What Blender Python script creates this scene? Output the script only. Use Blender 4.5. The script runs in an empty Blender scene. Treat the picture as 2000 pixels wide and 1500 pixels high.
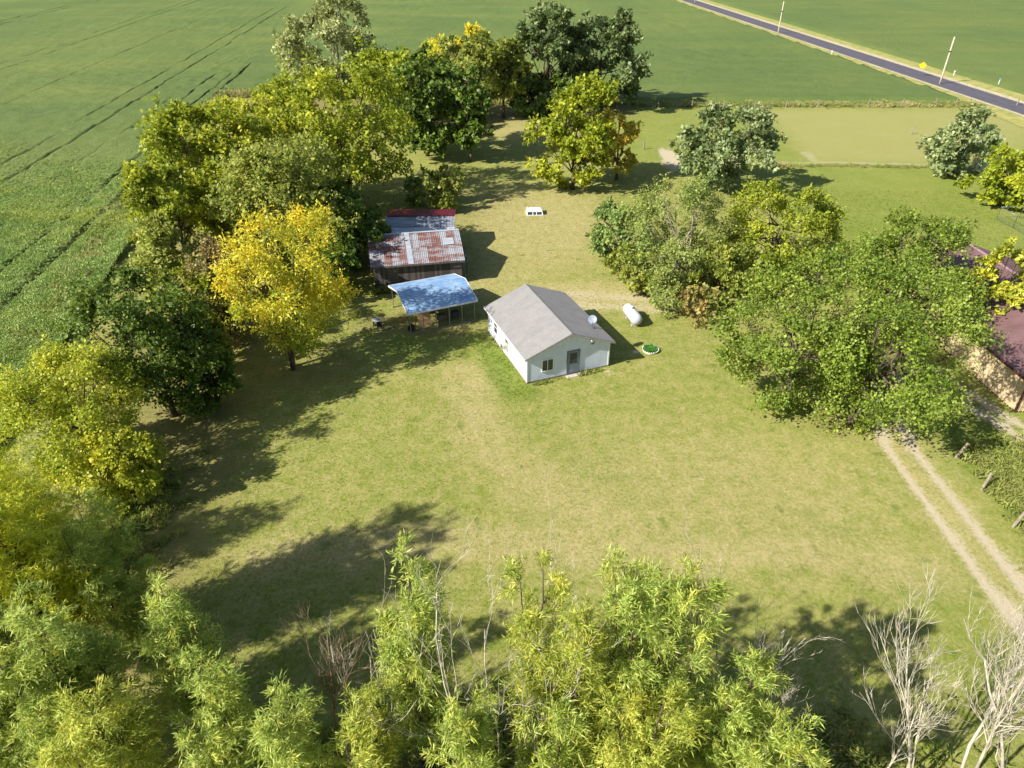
import bpy, math, random
import numpy as np
from mathutils import Vector, Matrix

SC = bpy.context.scene
COL = SC.collection
R = math.radians

# ------------------------------------------------------------------ camera, sky, sun, exposure
FPX, PITCH, CAMH = 1350.0, 33.7, 30.0
cam = bpy.data.cameras.new("camera")
cam.sensor_fit = 'HORIZONTAL'; cam.sensor_width = 36.0; cam.lens = 36.0 * FPX / 2000.0
cam.clip_start = 0.5; cam.clip_end = 6000
camo = bpy.data.objects.new("camera", cam); COL.objects.link(camo)
camo.location = (0, 0, CAMH); camo.rotation_euler = (R(90 - PITCH), 0, 0)
SC.camera = camo

SUN_AZ, SUN_EL = 28.0, 36.5           # shadows run towards SUN_AZ (degrees from +X), sun this high
w = bpy.data.worlds.new("World"); SC.world = w; w.use_nodes = True
nt = w.node_tree; nt.nodes.clear()
sky = nt.nodes.new("ShaderNodeTexSky"); sky.sky_type = 'NISHITA'; sky.sun_disc = False
sky.sun_elevation = R(SUN_EL); sky.sun_rotation = R(270 - SUN_AZ); sky.altitude = 200
sky.air_density = 1.0; sky.dust_density = 1.2; sky.ozone_density = 1.0
bg = nt.nodes.new("ShaderNodeBackground"); bg.inputs[1].default_value = 0.068
wo = nt.nodes.new("ShaderNodeOutputWorld")
nt.links.new(sky.outputs[0], bg.inputs[0]); nt.links.new(bg.outputs[0], wo.inputs[0])
sl = bpy.data.lights.new("sun", 'SUN'); sl.energy = 4.6; sl.angle = R(0.55); sl.color = (1.0, 0.955, 0.88)
so = bpy.data.objects.new("sun", sl); COL.objects.link(so)
ca, sa, ce, se = math.cos(R(SUN_AZ)), math.sin(R(SUN_AZ)), math.cos(R(SUN_EL)), math.sin(R(SUN_EL))
so.rotation_euler = Vector((-ca * ce, -sa * ce, se)).to_track_quat('Z', 'Y').to_euler()
so.location = (-60, -20, 60)
vs = SC.view_settings
vs.view_transform = 'Standard'; vs.look = 'None'; vs.gamma = 1.0; vs.use_curve_mapping = False
vs.exposure = 0.98
SC.render.engine = 'CYCLES'
SC.cycles.max_bounces = 6; SC.cycles.diffuse_bounces = 3; SC.cycles.glossy_bounces = 2
SC.cycles.transmission_bounces = 4; SC.cycles.transparent_max_bounces = 4

# ------------------------------------------------------------------ survey: ground points and heights
CP, SP = math.cos(R(PITCH)), math.sin(R(PITCH))
def G(px, py, z=0.0):
    X = (px - 1000) / FPX; Y = (750 - py) / FPX
    d = (X, CP + Y * SP, -SP + Y * CP); t = (z - CAMH) / d[2]
    return Vector((d[0] * t, d[1] * t, z))
def height_at(x, y, py):
    k = (750 - py) / FPX                       # up/depth ratio
    # up = y*SP+(z-H)*CP ; dep = y*CP-(z-H)*SP
    q = (k * y * CP - y * SP) / (CP + k * SP)
    return q + CAMH
def depth(x, y, z): return y * CP - (z - CAMH) * SP

# ------------------------------------------------------------------ mesh helpers
def tag(o, label=None, cat=None, group=None, kind=None):
    if label: o["label"] = label
    if cat: o["category"] = cat
    if group: o["group"] = group
    if kind: o["kind"] = kind
    return o
def link(o, parent=None):
    COL.objects.link(o)
    if parent is not None: o.parent = parent
    return o
def empty(name, loc=(0, 0, 0), rz=0.0):
    o = bpy.data.objects.new(name, None); link(o); o.location = loc; o.rotation_euler = (0, 0, rz)
    o.empty_display_size = 0.3
    return o
def obj(name, me, parent=None, loc=None, rot=None):
    o = bpy.data.objects.new(name, me); link(o, parent)
    if loc is not None: o.location = loc
    if rot is not None: o.rotation_euler = rot
    return o
class MB:
    def __init__(s): s.v = []; s.f = []; s.sm = []
    def add(s, vs_, fs, smooth=False):
        b = len(s.v); s.v += [tuple(p) for p in vs_]
        for f in fs: s.f.append([i + b for i in f]); s.sm.append(smooth)
        return s
    def box(s, x0, x1, y0, y1, z0, z1, ch=0.0):
        if ch <= 0:
            v = [(x0,y0,z0),(x1,y0,z0),(x1,y1,z0),(x0,y1,z0),(x0,y0,z1),(x1,y0,z1),(x1,y1,z1),(x0,y1,z1)]
            return s.add(v, [(3,2,1,0),(4,5,6,7),(0,1,5,4),(1,2,6,5),(2,3,7,6),(3,0,4,7)])
        c = ch
        def ring(z, i): return [(x0+i,y0,z),(x1-i,y0,z),(x1,y0+i,z),(x1,y1-i,z),(x1-i,y1,z),(x0+i,y1,z),(x0,y1-i,z),(x0,y0+i,z)]
        v = ring(z0, c) + ring(z1 - c, c)
        v += [(x0+c,y0+c,z1),(x1-c,y0+c,z1),(x1-c,y1-c,z1),(x0+c,y1-c,z1)]
        f = [(7,6,5,4,3,2,1,0)] + [(i,(i+1)%8,8+(i+1)%8,8+i) for i in range(8)]
        f += [(8,9,17,16),(9,10,17),(10,11,18,17),(11,12,18),(12,13,19,18),(13,14,19),(14,15,16,19),(15,8,16),(16,17,18,19)]
        return s.add(v, f)
    def tube(s, pts, radii, n=6, caps=True, smooth=True):
        pts = [Vector(p) for p in pts]; m = len(pts); vv = []
        ref = Vector((0.31, 0.17, 0.93)).normalized()
        for i, p in enumerate(pts):
            d = (pts[min(i+1, m-1)] - pts[max(i-1, 0)])
            if d.length < 1e-6: d = Vector((0,0,1))
            d.normalize()
            a = d.cross(ref)
            if a.length < 0.1: a = d.cross(Vector((1,0,0)))
            a.normalize(); b = d.cross(a)
            r = radii[i] if hasattr(radii, '__len__') else radii
            for k in range(n):
                t = 2*math.pi*k/n
                vv.append(p + a*(r*math.cos(t)) + b*(r*math.sin(t)))
        ff = []
        for i in range(m-1):
            for k in range(n):
                k2 = (k+1) % n
                ff.append((i*n+k, (i+1)*n+k, (i+1)*n+k2, i*n+k2))
        s.add(vv, ff, smooth)
        if caps:
            b = len(s.v) - len(vv)
            s.f.append([b+k for k in range(n)]); s.sm.append(False)
            s.f.append([b+(m-1)*n+k for k in range(n-1, -1, -1)]); s.sm.append(False)
        return s
    def lathe(s, prof, n=20, axis='z', c=(0,0,0), smooth=True):
        vv = []
        for r, h in prof:
            for k in range(n):
                t = 2*math.pi*k/n
                if axis == 'z': vv.append((c[0]+r*math.cos(t), c[1]+r*math.sin(t), c[2]+h))
                elif axis == 'x': vv.append((c[0]+h, c[1]+r*math.cos(t), c[2]+r*math.sin(t)))
                else: vv.append((c[0]+r*math.sin(t), c[1]+h, c[2]+r*math.cos(t)))
        ff = []
        for i in range(len(prof)-1):
            for k in range(n):
                k2 = (k+1) % n
                ff.append((i*n+k, i*n+k2, (i+1)*n+k2, (i+1)*n+k))
        s.add(vv, ff, smooth)
        return s
    def mesh(s, name, mat):
        me = bpy.data.meshes.new(name); me.from_pydata(s.v, [], s.f)
        me.polygons.foreach_set("use_smooth", s.sm)
        if mat: me.materials.append(mat)
        me.update(); return me
    def build(s, name, mat, parent=None, loc=None, rot=None):
        return obj(name, s.mesh(name, mat), parent, loc, rot)

def np_mesh(name, V, nper, mat, attrs=None, smooth=False):
    """V (N*nper,3): N separate polygons of nper vertices"""
    V = np.asarray(V, np.float32); N = len(V)//nper
    me = bpy.data.meshes.new(name)
    me.vertices.add(len(V)); me.vertices.foreach_set("co", V.ravel())
    me.loops.add(len(V)); me.loops.foreach_set("vertex_index", np.arange(len(V), dtype=np.int32))
    me.polygons.add(N)
    me.polygons.foreach_set("loop_start", np.arange(0, len(V), nper, dtype=np.int32))
    me.polygons.foreach_set("loop_total", np.full(N, nper, np.int32))
    if smooth: me.polygons.foreach_set("use_smooth", np.ones(N, bool))
    for k, a in (attrs or {}).items():
        at = me.attributes.new(k, 'FLOAT', 'POINT'); at.data.foreach_set("value", np.asarray(a, np.float32))
    me.materials.append(mat); me.update(calc_edges=True); return me
def grid_mesh(name, X, Y, Z, mat, attrs=None, keep=None):
    n, m = X.shape
    V = np.stack([X, Y, Z], -1).reshape(-1, 3).astype(np.float32)
    i = np.arange(n*m).reshape(n, m)
    q = np.stack([i[:-1,:-1], i[:-1,1:], i[1:,1:], i[1:,:-1]], -1).reshape(-1, 4)
    if keep is not None: q = q[keep.ravel()]
    me = bpy.data.meshes.new(name)
    me.vertices.add(len(V)); me.vertices.foreach_set("co", V.ravel())
    me.loops.add(q.size); me.loops.foreach_set("vertex_index", q.ravel().astype(np.int32))
    me.polygons.add(len(q))
    me.polygons.foreach_set("loop_start", np.arange(0, q.size, 4, dtype=np.int32))
    me.polygons.foreach_set("loop_total", np.full(len(q), 4, np.int32))
    me.polygons.foreach_set("use_smooth", np.ones(len(q), bool))
    for k, a in (attrs or {}).items():
        at = me.attributes.new(k, 'FLOAT', 'POINT'); at.data.foreach_set("value", np.asarray(a, np.float32).ravel())
    me.materials.append(mat); me.update(calc_edges=True); return me

# smooth value noise for masks
def vnoise(x, y, s, seed=0):
    x = np.asarray(x)/s; y = np.asarray(y)/s
    xi = np.floor(x).astype(np.int64); yi = np.floor(y).astype(np.int64); fx = x-xi; fy = y-yi
    def h(a, b):
        n = (a*374761393 + b*668265263 + seed*974634777) & 0xffffffff
        n = ((n ^ (n >> 13))*1274126177) & 0xffffffff
        return ((n ^ (n >> 16)) & 0xffff)/65535.0
    fx = fx*fx*(3-2*fx); fy = fy*fy*(3-2*fy)
    return (h(xi,yi)*(1-fx)+h(xi+1,yi)*fx)*(1-fy)+(h(xi,yi+1)*(1-fx)+h(xi+1,yi+1)*fx)*fy

# ------------------------------------------------------------------ materials
def newmat(name):
    m = bpy.data.materials.new(name); m.use_nodes = True; t = m.node_tree; t.nodes.clear()
    o = t.nodes.new("ShaderNodeOutputMaterial"); b = t.nodes.new("ShaderNodeBsdfPrincipled")
    t.links.new(b.outputs[0], o.inputs[0]); return m, t, b, o
def N(t, typ, **kw):
    n = t.nodes.new(typ)
    for k, v in kw.items(): setattr(n, k, v)
    return n
def rgb(c): return (c[0], c[1], c[2], 1.0)
def S(r, g, b):                                   # sRGB 0-255 -> linear
    f = lambda c: (c/255/12.92) if c/255 <= 0.04045 else ((c/255+0.055)/1.055)**2.4
    return (f(r), f(g), f(b))
def mixc(t, fac, a, b, blend='MIX'):
    n = N(t, "ShaderNodeMix", data_type='RGBA', blend_type=blend)
    for sock, v in ((n.inputs[0], fac), (n.inputs[6], a), (n.inputs[7], b)):
        if isinstance(v, (int, float)): sock.default_value = v
        elif isinstance(v, tuple): sock.default_value = rgb(v)
        else: t.links.new(v, sock)
    return n.outputs[2]
def noise(t, vec, scale, detail=3.0, rough=0.55, mapscale=None):
    if mapscale is not None:
        mp = N(t, "ShaderNodeMapping"); mp.inputs['Scale'].default_value = mapscale
        t.links.new(vec, mp.inputs[0]); vec = mp.outputs[0]
    n = N(t, "ShaderNodeTexNoise"); n.inputs['Scale'].default_value = scale
    n.inputs['Detail'].default_value = detail; n.inputs['Roughness'].default_value = rough
    t.links.new(vec, n.inputs['Vector']); return n.outputs[0]
def ramp(t, fac, stops):
    n = N(t, "ShaderNodeValToRGB"); e = n.color_ramp.elements
    while len(e) < len(stops): e.new(0.5)
    for i, (p, c) in enumerate(stops): e[i].position = p; e[i].color = rgb(c) if isinstance(c, tuple) else (c, c, c, 1)
    t.links.new(fac, n.inputs[0]); return n.outputs[0]
def math_(t, op, a, b=0.0, clamp=False):
    n = N(t, "ShaderNodeMath", operation=op); n.use_clamp = clamp
    for s_, v in ((n.inputs[0], a), (n.inputs[1], b)):
        if isinstance(v, (int, float)): s_.default_value = v
        else: t.links.new(v, s_)
    return n.outputs[0]
def attr(t, name, typ='GEOMETRY'):
    n = N(t, "ShaderNodeAttribute", attribute_name=name, attribute_type=typ); return n.outputs['Fac']
def bump(t, b, h, strength, dist):
    n = N(t, "ShaderNodeBump"); n.inputs['Strength'].default_value = strength; n.inputs['Distance'].default_value = dist
    t.links.new(h, n.inputs['Height']); t.links.new(n.outputs[0], b.inputs['Normal'])

def plain(name, c1, c2=None, scale=3.0, rough=0.6, metal=0.0, bmp=0.0, stretch=None, world=False, spec=0.4, lo=0.35, hi=0.65):
    m, t, b, o = newmat(name)
    b.inputs['Roughness'].default_value = rough; b.inputs['Metallic'].default_value = metal
    b.inputs['Specular IOR Level'].default_value = spec
    if c2 is None: c2 = tuple(x*0.82 for x in c1)
    vec = N(t, "ShaderNodeNewGeometry").outputs['Position'] if world else N(t, "ShaderNodeTexCoord").outputs['Object']
    n = noise(t, vec, scale, 5.0, 0.6, stretch)
    f = ramp(t, n, [(lo, 0.0), (hi, 1.0)])
    t.links.new(mixc(t, f, c1, c2), b.inputs['Base Color'])
    if bmp: bump(t, b, n, bmp, 0.05)
    return m

def leafmat(name, dark, mid, lite, alt=None, trans=0.28, rough=0.5, gain=1.75, hue=.522, sat=1.0):
    trans = min(.5, trans*1.5)
    """dark..lite by leaf, alt (autumn colour) by spray"""
    m, t, b, o = newmat(name)
    v = attr(t, "var")
    c = ramp(t, v, [(0.0, dark), (0.5, mid), (1.0, lite)])
    if alt: c = mixc(t, attr(t, "tone"), c, alt)
    oi = N(t, "ShaderNodeObjectInfo").outputs['Random']
    hsv = N(t, "ShaderNodeHueSaturation"); t.links.new(c, hsv.inputs['Color'])
    hsv.inputs['Hue'].default_value = hue; hsv.inputs['Saturation'].default_value = sat
    hv = math_(t, 'ADD', math_(t, 'MULTIPLY', oi, 0.18), gain); t.links.new(hv, hsv.inputs['Value'])
    c = hsv.outputs[0]
    t.links.new(c, b.inputs['Base Color']); b.inputs['Roughness'].default_value = rough
    b.inputs['Specular IOR Level'].default_value = 0.35
    tr = N(t, "ShaderNodeBsdfTranslucent"); t.links.new(mixc(t, 0.35, c, tuple(min(1, x*1.6) for x in lite)), tr.inputs[0])
    mx = N(t, "ShaderNodeMixShader"); mx.inputs[0].default_value = trans
    t.links.new(b.outputs[0], mx.inputs[1]); t.links.new(tr.outputs[0], mx.inputs[2]); t.links.new(mx.outputs[0], o.inputs[0])
    return m

M = {}
M['bark'] = plain('bark', S(104,92,74), S(66,56,44), 6, 0.9, stretch=(1,1,.25), bmp=.5)
M['bark_pale'] = plain('bark_pale', S(160,152,132), S(112,102,84), 5, 0.85, stretch=(1,1,.3), bmp=.4)
M['dead'] = plain('dead_wood', S(202,193,172), S(148,139,120), 4, 0.85, stretch=(1,1,.3), bmp=.4)
M['dead_brown'] = plain('dead_wood_brown', S(150,126,100), S(104,84,66), 4, 0.85)

# ------------------------------------------------------------------ yard ground
def seg_dist(X, Y, pts):
    d = np.full(X.shape, 1e9)
    for (x0, y0), (x1, y1) in zip(pts[:-1], pts[1:]):
        dx, dy = x1-x0, y1-y0; L2 = dx*dx+dy*dy
        t = np.clip(((X-x0)*dx+(Y-y0)*dy)/L2, 0, 1)
        d = np.minimum(d, np.hypot(X-(x0+t*dx), Y-(y0+t*dy)))
    return d
def sstep(a, b, x):
    t = np.clip((x-a)/(b-a), 0, 1); return t*t*(3-2*t)
def blob(X, Y, cx, cy, rx, ry, soft=0.5):
    return 1-sstep(1-soft, 1+soft, np.hypot((X-cx)/rx, (Y-cy)/ry))
def inpoly(X, Y, poly):
    c = np.zeros(X.shape, bool)
    for (x0, y0), (x1, y1) in zip(poly, poly[1:]+poly[:1]):
        k = ((y0 > Y) != (y1 > Y)) & (X < (x1-x0)*(Y-y0)/((y1-y0) if y1 != y0 else 1e-9)+x0)
        c ^= k
    return c

HAZ = R(21.3)                                       # house bearing
HU = np.array([math.cos(HAZ), math.sin(HAZ)]); HV = np.array([-HU[1], HU[0]])
HA = np.array([1.16, 44.95])
def hl(u, v): p = HA+HU*u+HV*v; return (float(p[0]), float(p[1]))

def masks(X, Y):
    wob = (vnoise(X, Y, 2.2, 3)-.5)*1.0+(vnoise(X, Y, .7, 4)-.5)*.6
    bare = np.zeros(X.shape); dry = np.zeros(X.shape); lush = np.zeros(X.shape); duff = np.zeros(X.shape)
    # two-track gravel drive
    for xo, wd in ((0.0, .27), (1.85, .30)):
        d = seg_dist(X, Y, [(26.1+xo, 5), (26.0+xo, 22), (25.8+xo*.98, 30), (25.75+xo*.95, 37), (26.8+xo*.95, 42), (29.5+xo, 46.5)])
        bare = np.maximum(bare, 1-sstep(wd-.12, wd+.42, d+wob*.28))
    d = seg_dist(X, Y, [(26.9, 5), (26.7, 38)]); dry = np.maximum(dry, .75*(1-sstep(.6, 2.4, d+wob*.5)))
    for pts, wd in (([(38.2, 36.5), (36.4, 39.8), (34.6, 45.4), (33.2, 50)], .22), ([(36.2, 37), (34.4, 41), (32.8, 45)], .3)):
        bare = np.maximum(bare, .9*(1-sstep(wd-.1, wd+.45, seg_dist(X, Y, pts)+wob*.25)))
    # worn path behind the house
    for pts, wd in (([(2.5, 61.3), (7, 60.4), (11, 59.9), (15.5, 60.3)], .5), ([(5, 58.6), (9, 58.2), (13.5, 57.7), (17, 57.9)], .45)):
        bare = np.maximum(bare, .62*(1-sstep(wd*.2, wd+1.1, seg_dist(X, Y, pts)+wob*.6)))
    dry = np.maximum(dry, .95*blob(X, Y, 7, 60.5, 9, 3.2, .6))
    bare = np.maximum(bare, .95*blob(X+wob, Y+wob*3, 24.3, 107.5, 1.6, 6.0, .25))
    bare = np.maximum(bare, .5*(1-sstep(.1, 1.5, seg_dist(X, Y, [(39, 104.8), (48, 105.2), (62, 103.8)])+wob*.8)))
    bare = np.maximum(bare, .5*(1-sstep(.1, 1.4, seg_dist(X, Y, [(45.7, 105), (46.2, 111)])+wob*.9)))
    bare = np.maximum(bare, .55*blob(X+wob, Y+wob, 58, 66, 6, 7, .6))
    bare = np.maximum(bare, .5*blob(X+wob, Y+wob, 8.1, 46.8, .7, .45, .4))
    # carport and barn yard
    duff = np.maximum(duff, blob(X+wob, Y+wob, -7.2, 55.0, 4.2, 3.0, .25)*.9)
    duff = np.maximum(duff, blob(X+wob, Y+wob, -11.5, 54.5, 2.8, 2.2, .5)*.55)
    # leaf litter under the west trees
    duff = np.maximum(duff, .85*(1-sstep(3.0, 9.0, seg_dist(X, Y, [(-23, 20), (-24, 34), (-27, 45), (-30, 60), (-36, 90)])+wob*1.5)))
    duff = np.maximum(duff, .5*blob(X+wob, Y+wob, -17.5, 47, 4, 3, .6))
    duff = np.maximum(duff, .35*blob(X+wob, Y+wob, -14, 88, 12, 12, .5))
    duff = np.maximum(duff, .45*blob(X+wob, Y+wob, 24.5, 40.2, 2.6, 1.8, .6))
    duff = np.maximum(duff, .9*(1-sstep(4, 14, seg_dist(X, Y, [(-50, 146), (-20, 140), (15, 141)])+wob*2)))
    # fallow plot
    PLOT = [(48.5, 141), (45.5, 106), (63, 104.6), (76, 107), (104, 141)]
    fallow = np.zeros(X.shape)
    for k in range(14):
        ox, oy = 2.6*math.cos(k*2.4)*((k+.5)/14)**.5, 4.0*math.sin(k*2.4)*((k+.5)/14)**.5
        fallow += inpoly(X+ox+wob*1.5, Y+oy+wob*2, PLOT)/14.0
    # straw-coloured mowing
    dry = np.maximum(dry, .8*(1-sstep(.2, 2.6, seg_dist(X, Y, [(-14, 27.2), (-4, 28.6), (6, 27.6), (16, 27.4), (24, 26.2)])+wob*1.2)))
    dry = np.maximum(dry, .75*(1-sstep(.3, 3.4, seg_dist(X, Y, [(-3.5, 46), (-3, 41.5), (-1.5, 37), (1.5, 33.5), (6, 30.5)])+wob*1.4)))
    dry = np.maximum(dry, .5*blob(X, Y, 14, 33, 10, 6, .7))
    dry = np.maximum(dry, .85*blob(X+wob, Y+wob, 3, 80, 9, 14, .5))
    dry = np.maximum(dry, .6*blob(X+wob, Y+wob, -2, 65, 5, 8, .5))
    dry = np.maximum(dry, .65*blob(X+wob, Y+wob, 3, 128, 10, 12, .5))
    # greener strips: west wall of the house, east pasture
    hx = (X-HA[0])*HU[0]+(Y-HA[1])*HU[1]; hy = (X-HA[0])*HV[0]+(Y-HA[1])*HV[1]
    lush = np.maximum(lush, (1-sstep(1.0, 1.9, np.abs(hx+1.0)+wob*.3))*(1-sstep(4.6, 6.6, np.abs(hy-3.6))))
    lush = np.maximum(lush, .7*sstep(28, 40, X+wob*2)*sstep(52, 66, Y))
    lush = np.maximum(lush, .55*sstep(14, 20, X+wob*2)*sstep(98, 112, Y))
    lush = np.maximum(lush, .6*blob(X+wob, Y+wob, -6, 50.8, 6, 1.8, .4))
    lush = np.maximum(lush, .35*sstep(18, 24, X+wob*2)*(1-sstep(24, 30, Y)))
    lush = np.maximum(lush, .85*sstep(29.3, 31.0, X+wob*.7)*(1-sstep(40, 44, Y)))
    lush *= (1-fallow)
    return bare, dry, lush, duff, fallow

def yard_colour(t, typ, tuft=False):
    pos = N(t, "ShaderNodeNewGeometry").outputs['Position']
    a = {k: attr(t, k, typ) for k in ('bare', 'dry', 'lush', 'duff', 'fallow')}
    n1 = noise(t, pos, 0.16, 4, .6); n2 = noise(t, pos, 0.9, 5, .65); n3 = noise(t, pos, 4.2, 5, .75); n4 = noise(t, pos, 17.0, 3, .7)
    big = ramp(t, n1, [(.32, 0.0), (.68, 1.0)]); med = ramp(t, n2, [(.33, 0.0), (.67, 1.0)]); fin = ramp(t, n3, [(.3, 0.0), (.7, 1.0)])
    vf = ramp(t, n4, [(.3, 0.0), (.7, 1.0)])
    g = mixc(t, med, S(125,136,54), S(146,148,70))
    g = mixc(t, math_(t, 'MULTIPLY', big, .55), g, S(108,128,40))
    straw = mixc(t, fin, S(166,154,102), S(186,172,124))
    k = math_(t, 'ADD', math_(t, 'MULTIPLY', a['dry'], .62), math_(t, 'MULTIPLY', math_(t, 'SUBTRACT', n2, .42), 1.35))
    k = math_(t, 'ADD', k, math_(t, 'MULTIPLY', math_(t, 'SUBTRACT', n3, .5), 2.0))
    k = math_(t, 'ADD', k, math_(t, 'MULTIPLY', math_(t, 'SUBTRACT', n4, .5), 1.2))
    k = math_(t, 'ADD', k, .19, True)
    c = mixc(t, k, g, straw)
    wv = N(t, "ShaderNodeTexWave"); wv.inputs['Scale'].default_value = .28; wv.inputs['Distortion'].default_value = 2.5; wv.inputs['Detail'].default_value = 3
    mpw = N(t, "ShaderNodeMapping"); mpw.inputs['Rotation'].default_value = (0, 0, R(-12)); t.links.new(pos, mpw.inputs[0]); t.links.new(mpw.outputs[0], wv.inputs['Vector'])
    c = mixc(t, math_(t, 'MULTIPLY', wv.outputs['Fac'], .16), c, S(150,146,78))
    n5 = noise(t, pos, .62, 2, .5)
    c = mixc(t, math_(t, 'MULTIPLY', ramp(t, n5, [(.66, 0.0), (.74, 1.0)]), .55), c, S(86,110,40))
    lu = math_(t, 'MULTIPLY', a['lush'], math_(t, 'ADD', math_(t, 'ADD', math_(t, 'MULTIPLY', med, .35), math_(t, 'MULTIPLY', big, .4)), .3), True)
    c = mixc(t, lu, c, mixc(t, fin, S(98,122,40), S(122,138,54)))
    c = mixc(t, math_(t, 'MULTIPLY', a['fallow'], math_(t, 'ADD', math_(t, 'MULTIPLY', big, .4), .45)), c, mixc(t, med, S(166,158,104), S(150,150,90)))
    df = math_(t, 'MULTIPLY', math_(t, 'MULTIPLY', a['duff'], .62), math_(t, 'ADD', math_(t, 'MULTIPLY', n3, 1.2), .25), True)
    c = mixc(t, df, c, mixc(t, fin, S(112,96,66), S(138,118,84)))
    # edge of bare soil broken up by noise
    br = math_(t, 'ADD', a['bare'], math_(t, 'MULTIPLY', math_(t, 'SUBTRACT', n3, .5), 2.2))
    br = math_(t, 'MULTIPLY', ramp(t, br, [(.22, 0.0), (.85, 1.0)]), ramp(t, a['bare'], [(.02, 0.0), (.3, 1.0)]))
    c = mixc(t, br, c, mixc(t, vf, S(176,161,132), S(204,190,162)))
    c = mixc(t, math_(t, 'MULTIPLY', vf, .38), c, mixc(t, 1.0, c, (.5, .52, .45), 'MULTIPLY'))
    return c, n3, n4

def yard_material():
    m, t, b, o = newmat("yard_grass")
    c, n3, n4 = yard_colour(t, 'GEOMETRY')
    t.links.new(c, b.inputs['Base Color']); b.inputs['Roughness'].default_value = .95
    b.inputs['Specular IOR Level'].default_value = .1
    h = math_(t, 'ADD', math_(t, 'MULTIPLY', n3, .6), math_(t, 'MULTIPLY', n4, .4))
    bump(t, b, h, .7, .12); return m
M['yard'] = yard_material()

XB = lambda y: -35.0-(y-36.8)*0.2013                 # west edge of the yard (crop boundary)
YB = lambda x: np.interp(x, [-70, -58, 30, 100, 140], [158.0, 157.0, 147.3, 147.3, 147.3])   # north edge

xs = np.arange(-66, 112.1, .6); ys = np.arange(2, 160.1, .6)
X, Y = np.meshgrid(xs, ys)
ba, dr, lu, du, fa = masks(X, Y)
Z = (vnoise(X, Y, 7, 11)-.5)*.10+(vnoise(X, Y, 1.6, 12)-.5)*.035-.03*np.clip(ba, 0, 1)
hx = (X-HA[0])*HU[0]+(Y-HA[1])*HU[1]; hy = (X-HA[0])*HV[0]+(Y-HA[1])*HV[1]
yard_Z = lambda x, y: (vnoise(x, y, 7, 11)-.5)*.10+(vnoise(x, y, 1.6, 12)-.5)*.035
yard = obj("lawn", grid_mesh("lawn", X, Y, Z, M['yard'], dict(bare=ba, dry=dr, lush=lu, duff=du, fallow=fa)))
tag(yard, "mown yellow green lawn with straw patches and gravel wheel tracks", "lawn", kind="structure")

# ------------------------------------------------------------------ crop fields
def crop_material(name):
    m, t, b, o = newmat(name)
    pos = N(t, "ShaderNodeNewGeometry").outputs['Position']
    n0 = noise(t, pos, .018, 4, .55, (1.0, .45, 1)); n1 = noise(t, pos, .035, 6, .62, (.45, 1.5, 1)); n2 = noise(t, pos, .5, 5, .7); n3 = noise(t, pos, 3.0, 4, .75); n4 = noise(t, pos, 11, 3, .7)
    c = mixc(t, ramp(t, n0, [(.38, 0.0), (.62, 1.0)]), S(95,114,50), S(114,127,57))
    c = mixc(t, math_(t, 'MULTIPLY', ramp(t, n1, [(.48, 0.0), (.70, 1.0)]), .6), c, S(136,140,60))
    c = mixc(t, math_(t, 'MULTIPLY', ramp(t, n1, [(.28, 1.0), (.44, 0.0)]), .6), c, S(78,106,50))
    c = mixc(t, math_(t, 'MULTIPLY', ramp(t, n2, [(.4, 0.0), (.7, 1.0)]), .3), c, S(122,142,84))
    c = mixc(t, math_(t, 'MULTIPLY', ramp(t, n3, [(.35, 1.0), (.6, 0.0)]), .55), c, S(60,84,38))
    c = mixc(t, math_(t, 'MULTIPLY', ramp(t, n4, [(.5, 0.0), (.75, 1.0)]), .4), c, S(146,162,104))
    soil = attr(t, 'soil')
    c = mixc(t, soil, c, S(58,54,36))
    t.links.new(c, b.inputs['Base Color']); b.inputs['Roughness'].default_value = .75; b.inputs['Specular IOR Level'].default_value = .25
    h = math_(t, 'ADD', math_(t, 'MULTIPLY', n3, .7), math_(t, 'MULTIPLY', n4, .3))
    bump(t, b, h, .8, .5); return m
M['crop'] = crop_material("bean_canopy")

TT = 0.1087
tracks = [(-41.0, .30, .95, 0, 170), (-44.9, .26, .85, 0, 190), (-59.2, .22, .75, 0, 330), (-63.6, .20, .6, 0, 330), (-104.0, .22, .5, 60, 400), (-108.2, .2, .45, 60, 400),
          (-84, .2, .3, 80, 300), (-150, .3, .5, 100, 420), (-154, .3, .5, 100, 420), (-47.0, .22, .55, 140, 178), (-50.5, .22, .55, 140, 178), (-53, .2, .35, 90, 150)]
def canopy(x, y): return .55+(vnoise(x, y, 3.2, 21)-.5)*.22+(vnoise(x, y, 1.1, 22)-.5)*.20+(vnoise(x, y, 17, 23)-.5)*.3
tcol = set(np.round(np.concatenate([np.arange(-34, -130, -.7), np.arange(-130, -420, -3.0)]), 3))
for tr in tracks:
    for k in (-.75, -.45, -.25, 0, .25, .45, .75): tcol.add(round(tr[0]+k, 3))
tcol = np.array(sorted(tcol))
rows = np.concatenate([np.arange(10, 190, .7), np.arange(190, 300, 2.0), np.arange(300, 640, 6.0)])
T, Yg = np.meshgrid(tcol, rows)
Xg = T-Yg*TT
H0 = canopy(Xg, Yg)
soil = np.zeros(T.shape)
for k, (t0, hw, dp, ya, yb) in enumerate(tracks):
    wv = (vnoise(Yg, Yg*0, 6, 30+k)-.5)*.5
    prof = 1-sstep(hw*.45, hw*1.25, np.abs(T-t0-wv*.9))
    patch = sstep(.3, .62, vnoise(Yg, Yg*0+3, 9, 50+k)*.6+vnoise(Yg, Yg*0+7, 2.5, 70+k)*.4)
    on = sstep(ya-3, ya+3, Yg)*(1-sstep(yb-6, yb+6, Yg))
    p = prof*dp*(.18+.82*patch)*on
    H0 = H0-(H0-.06)*p; soil = np.maximum(soil, np.clip(p*1.3-.25, 0, 1))
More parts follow.
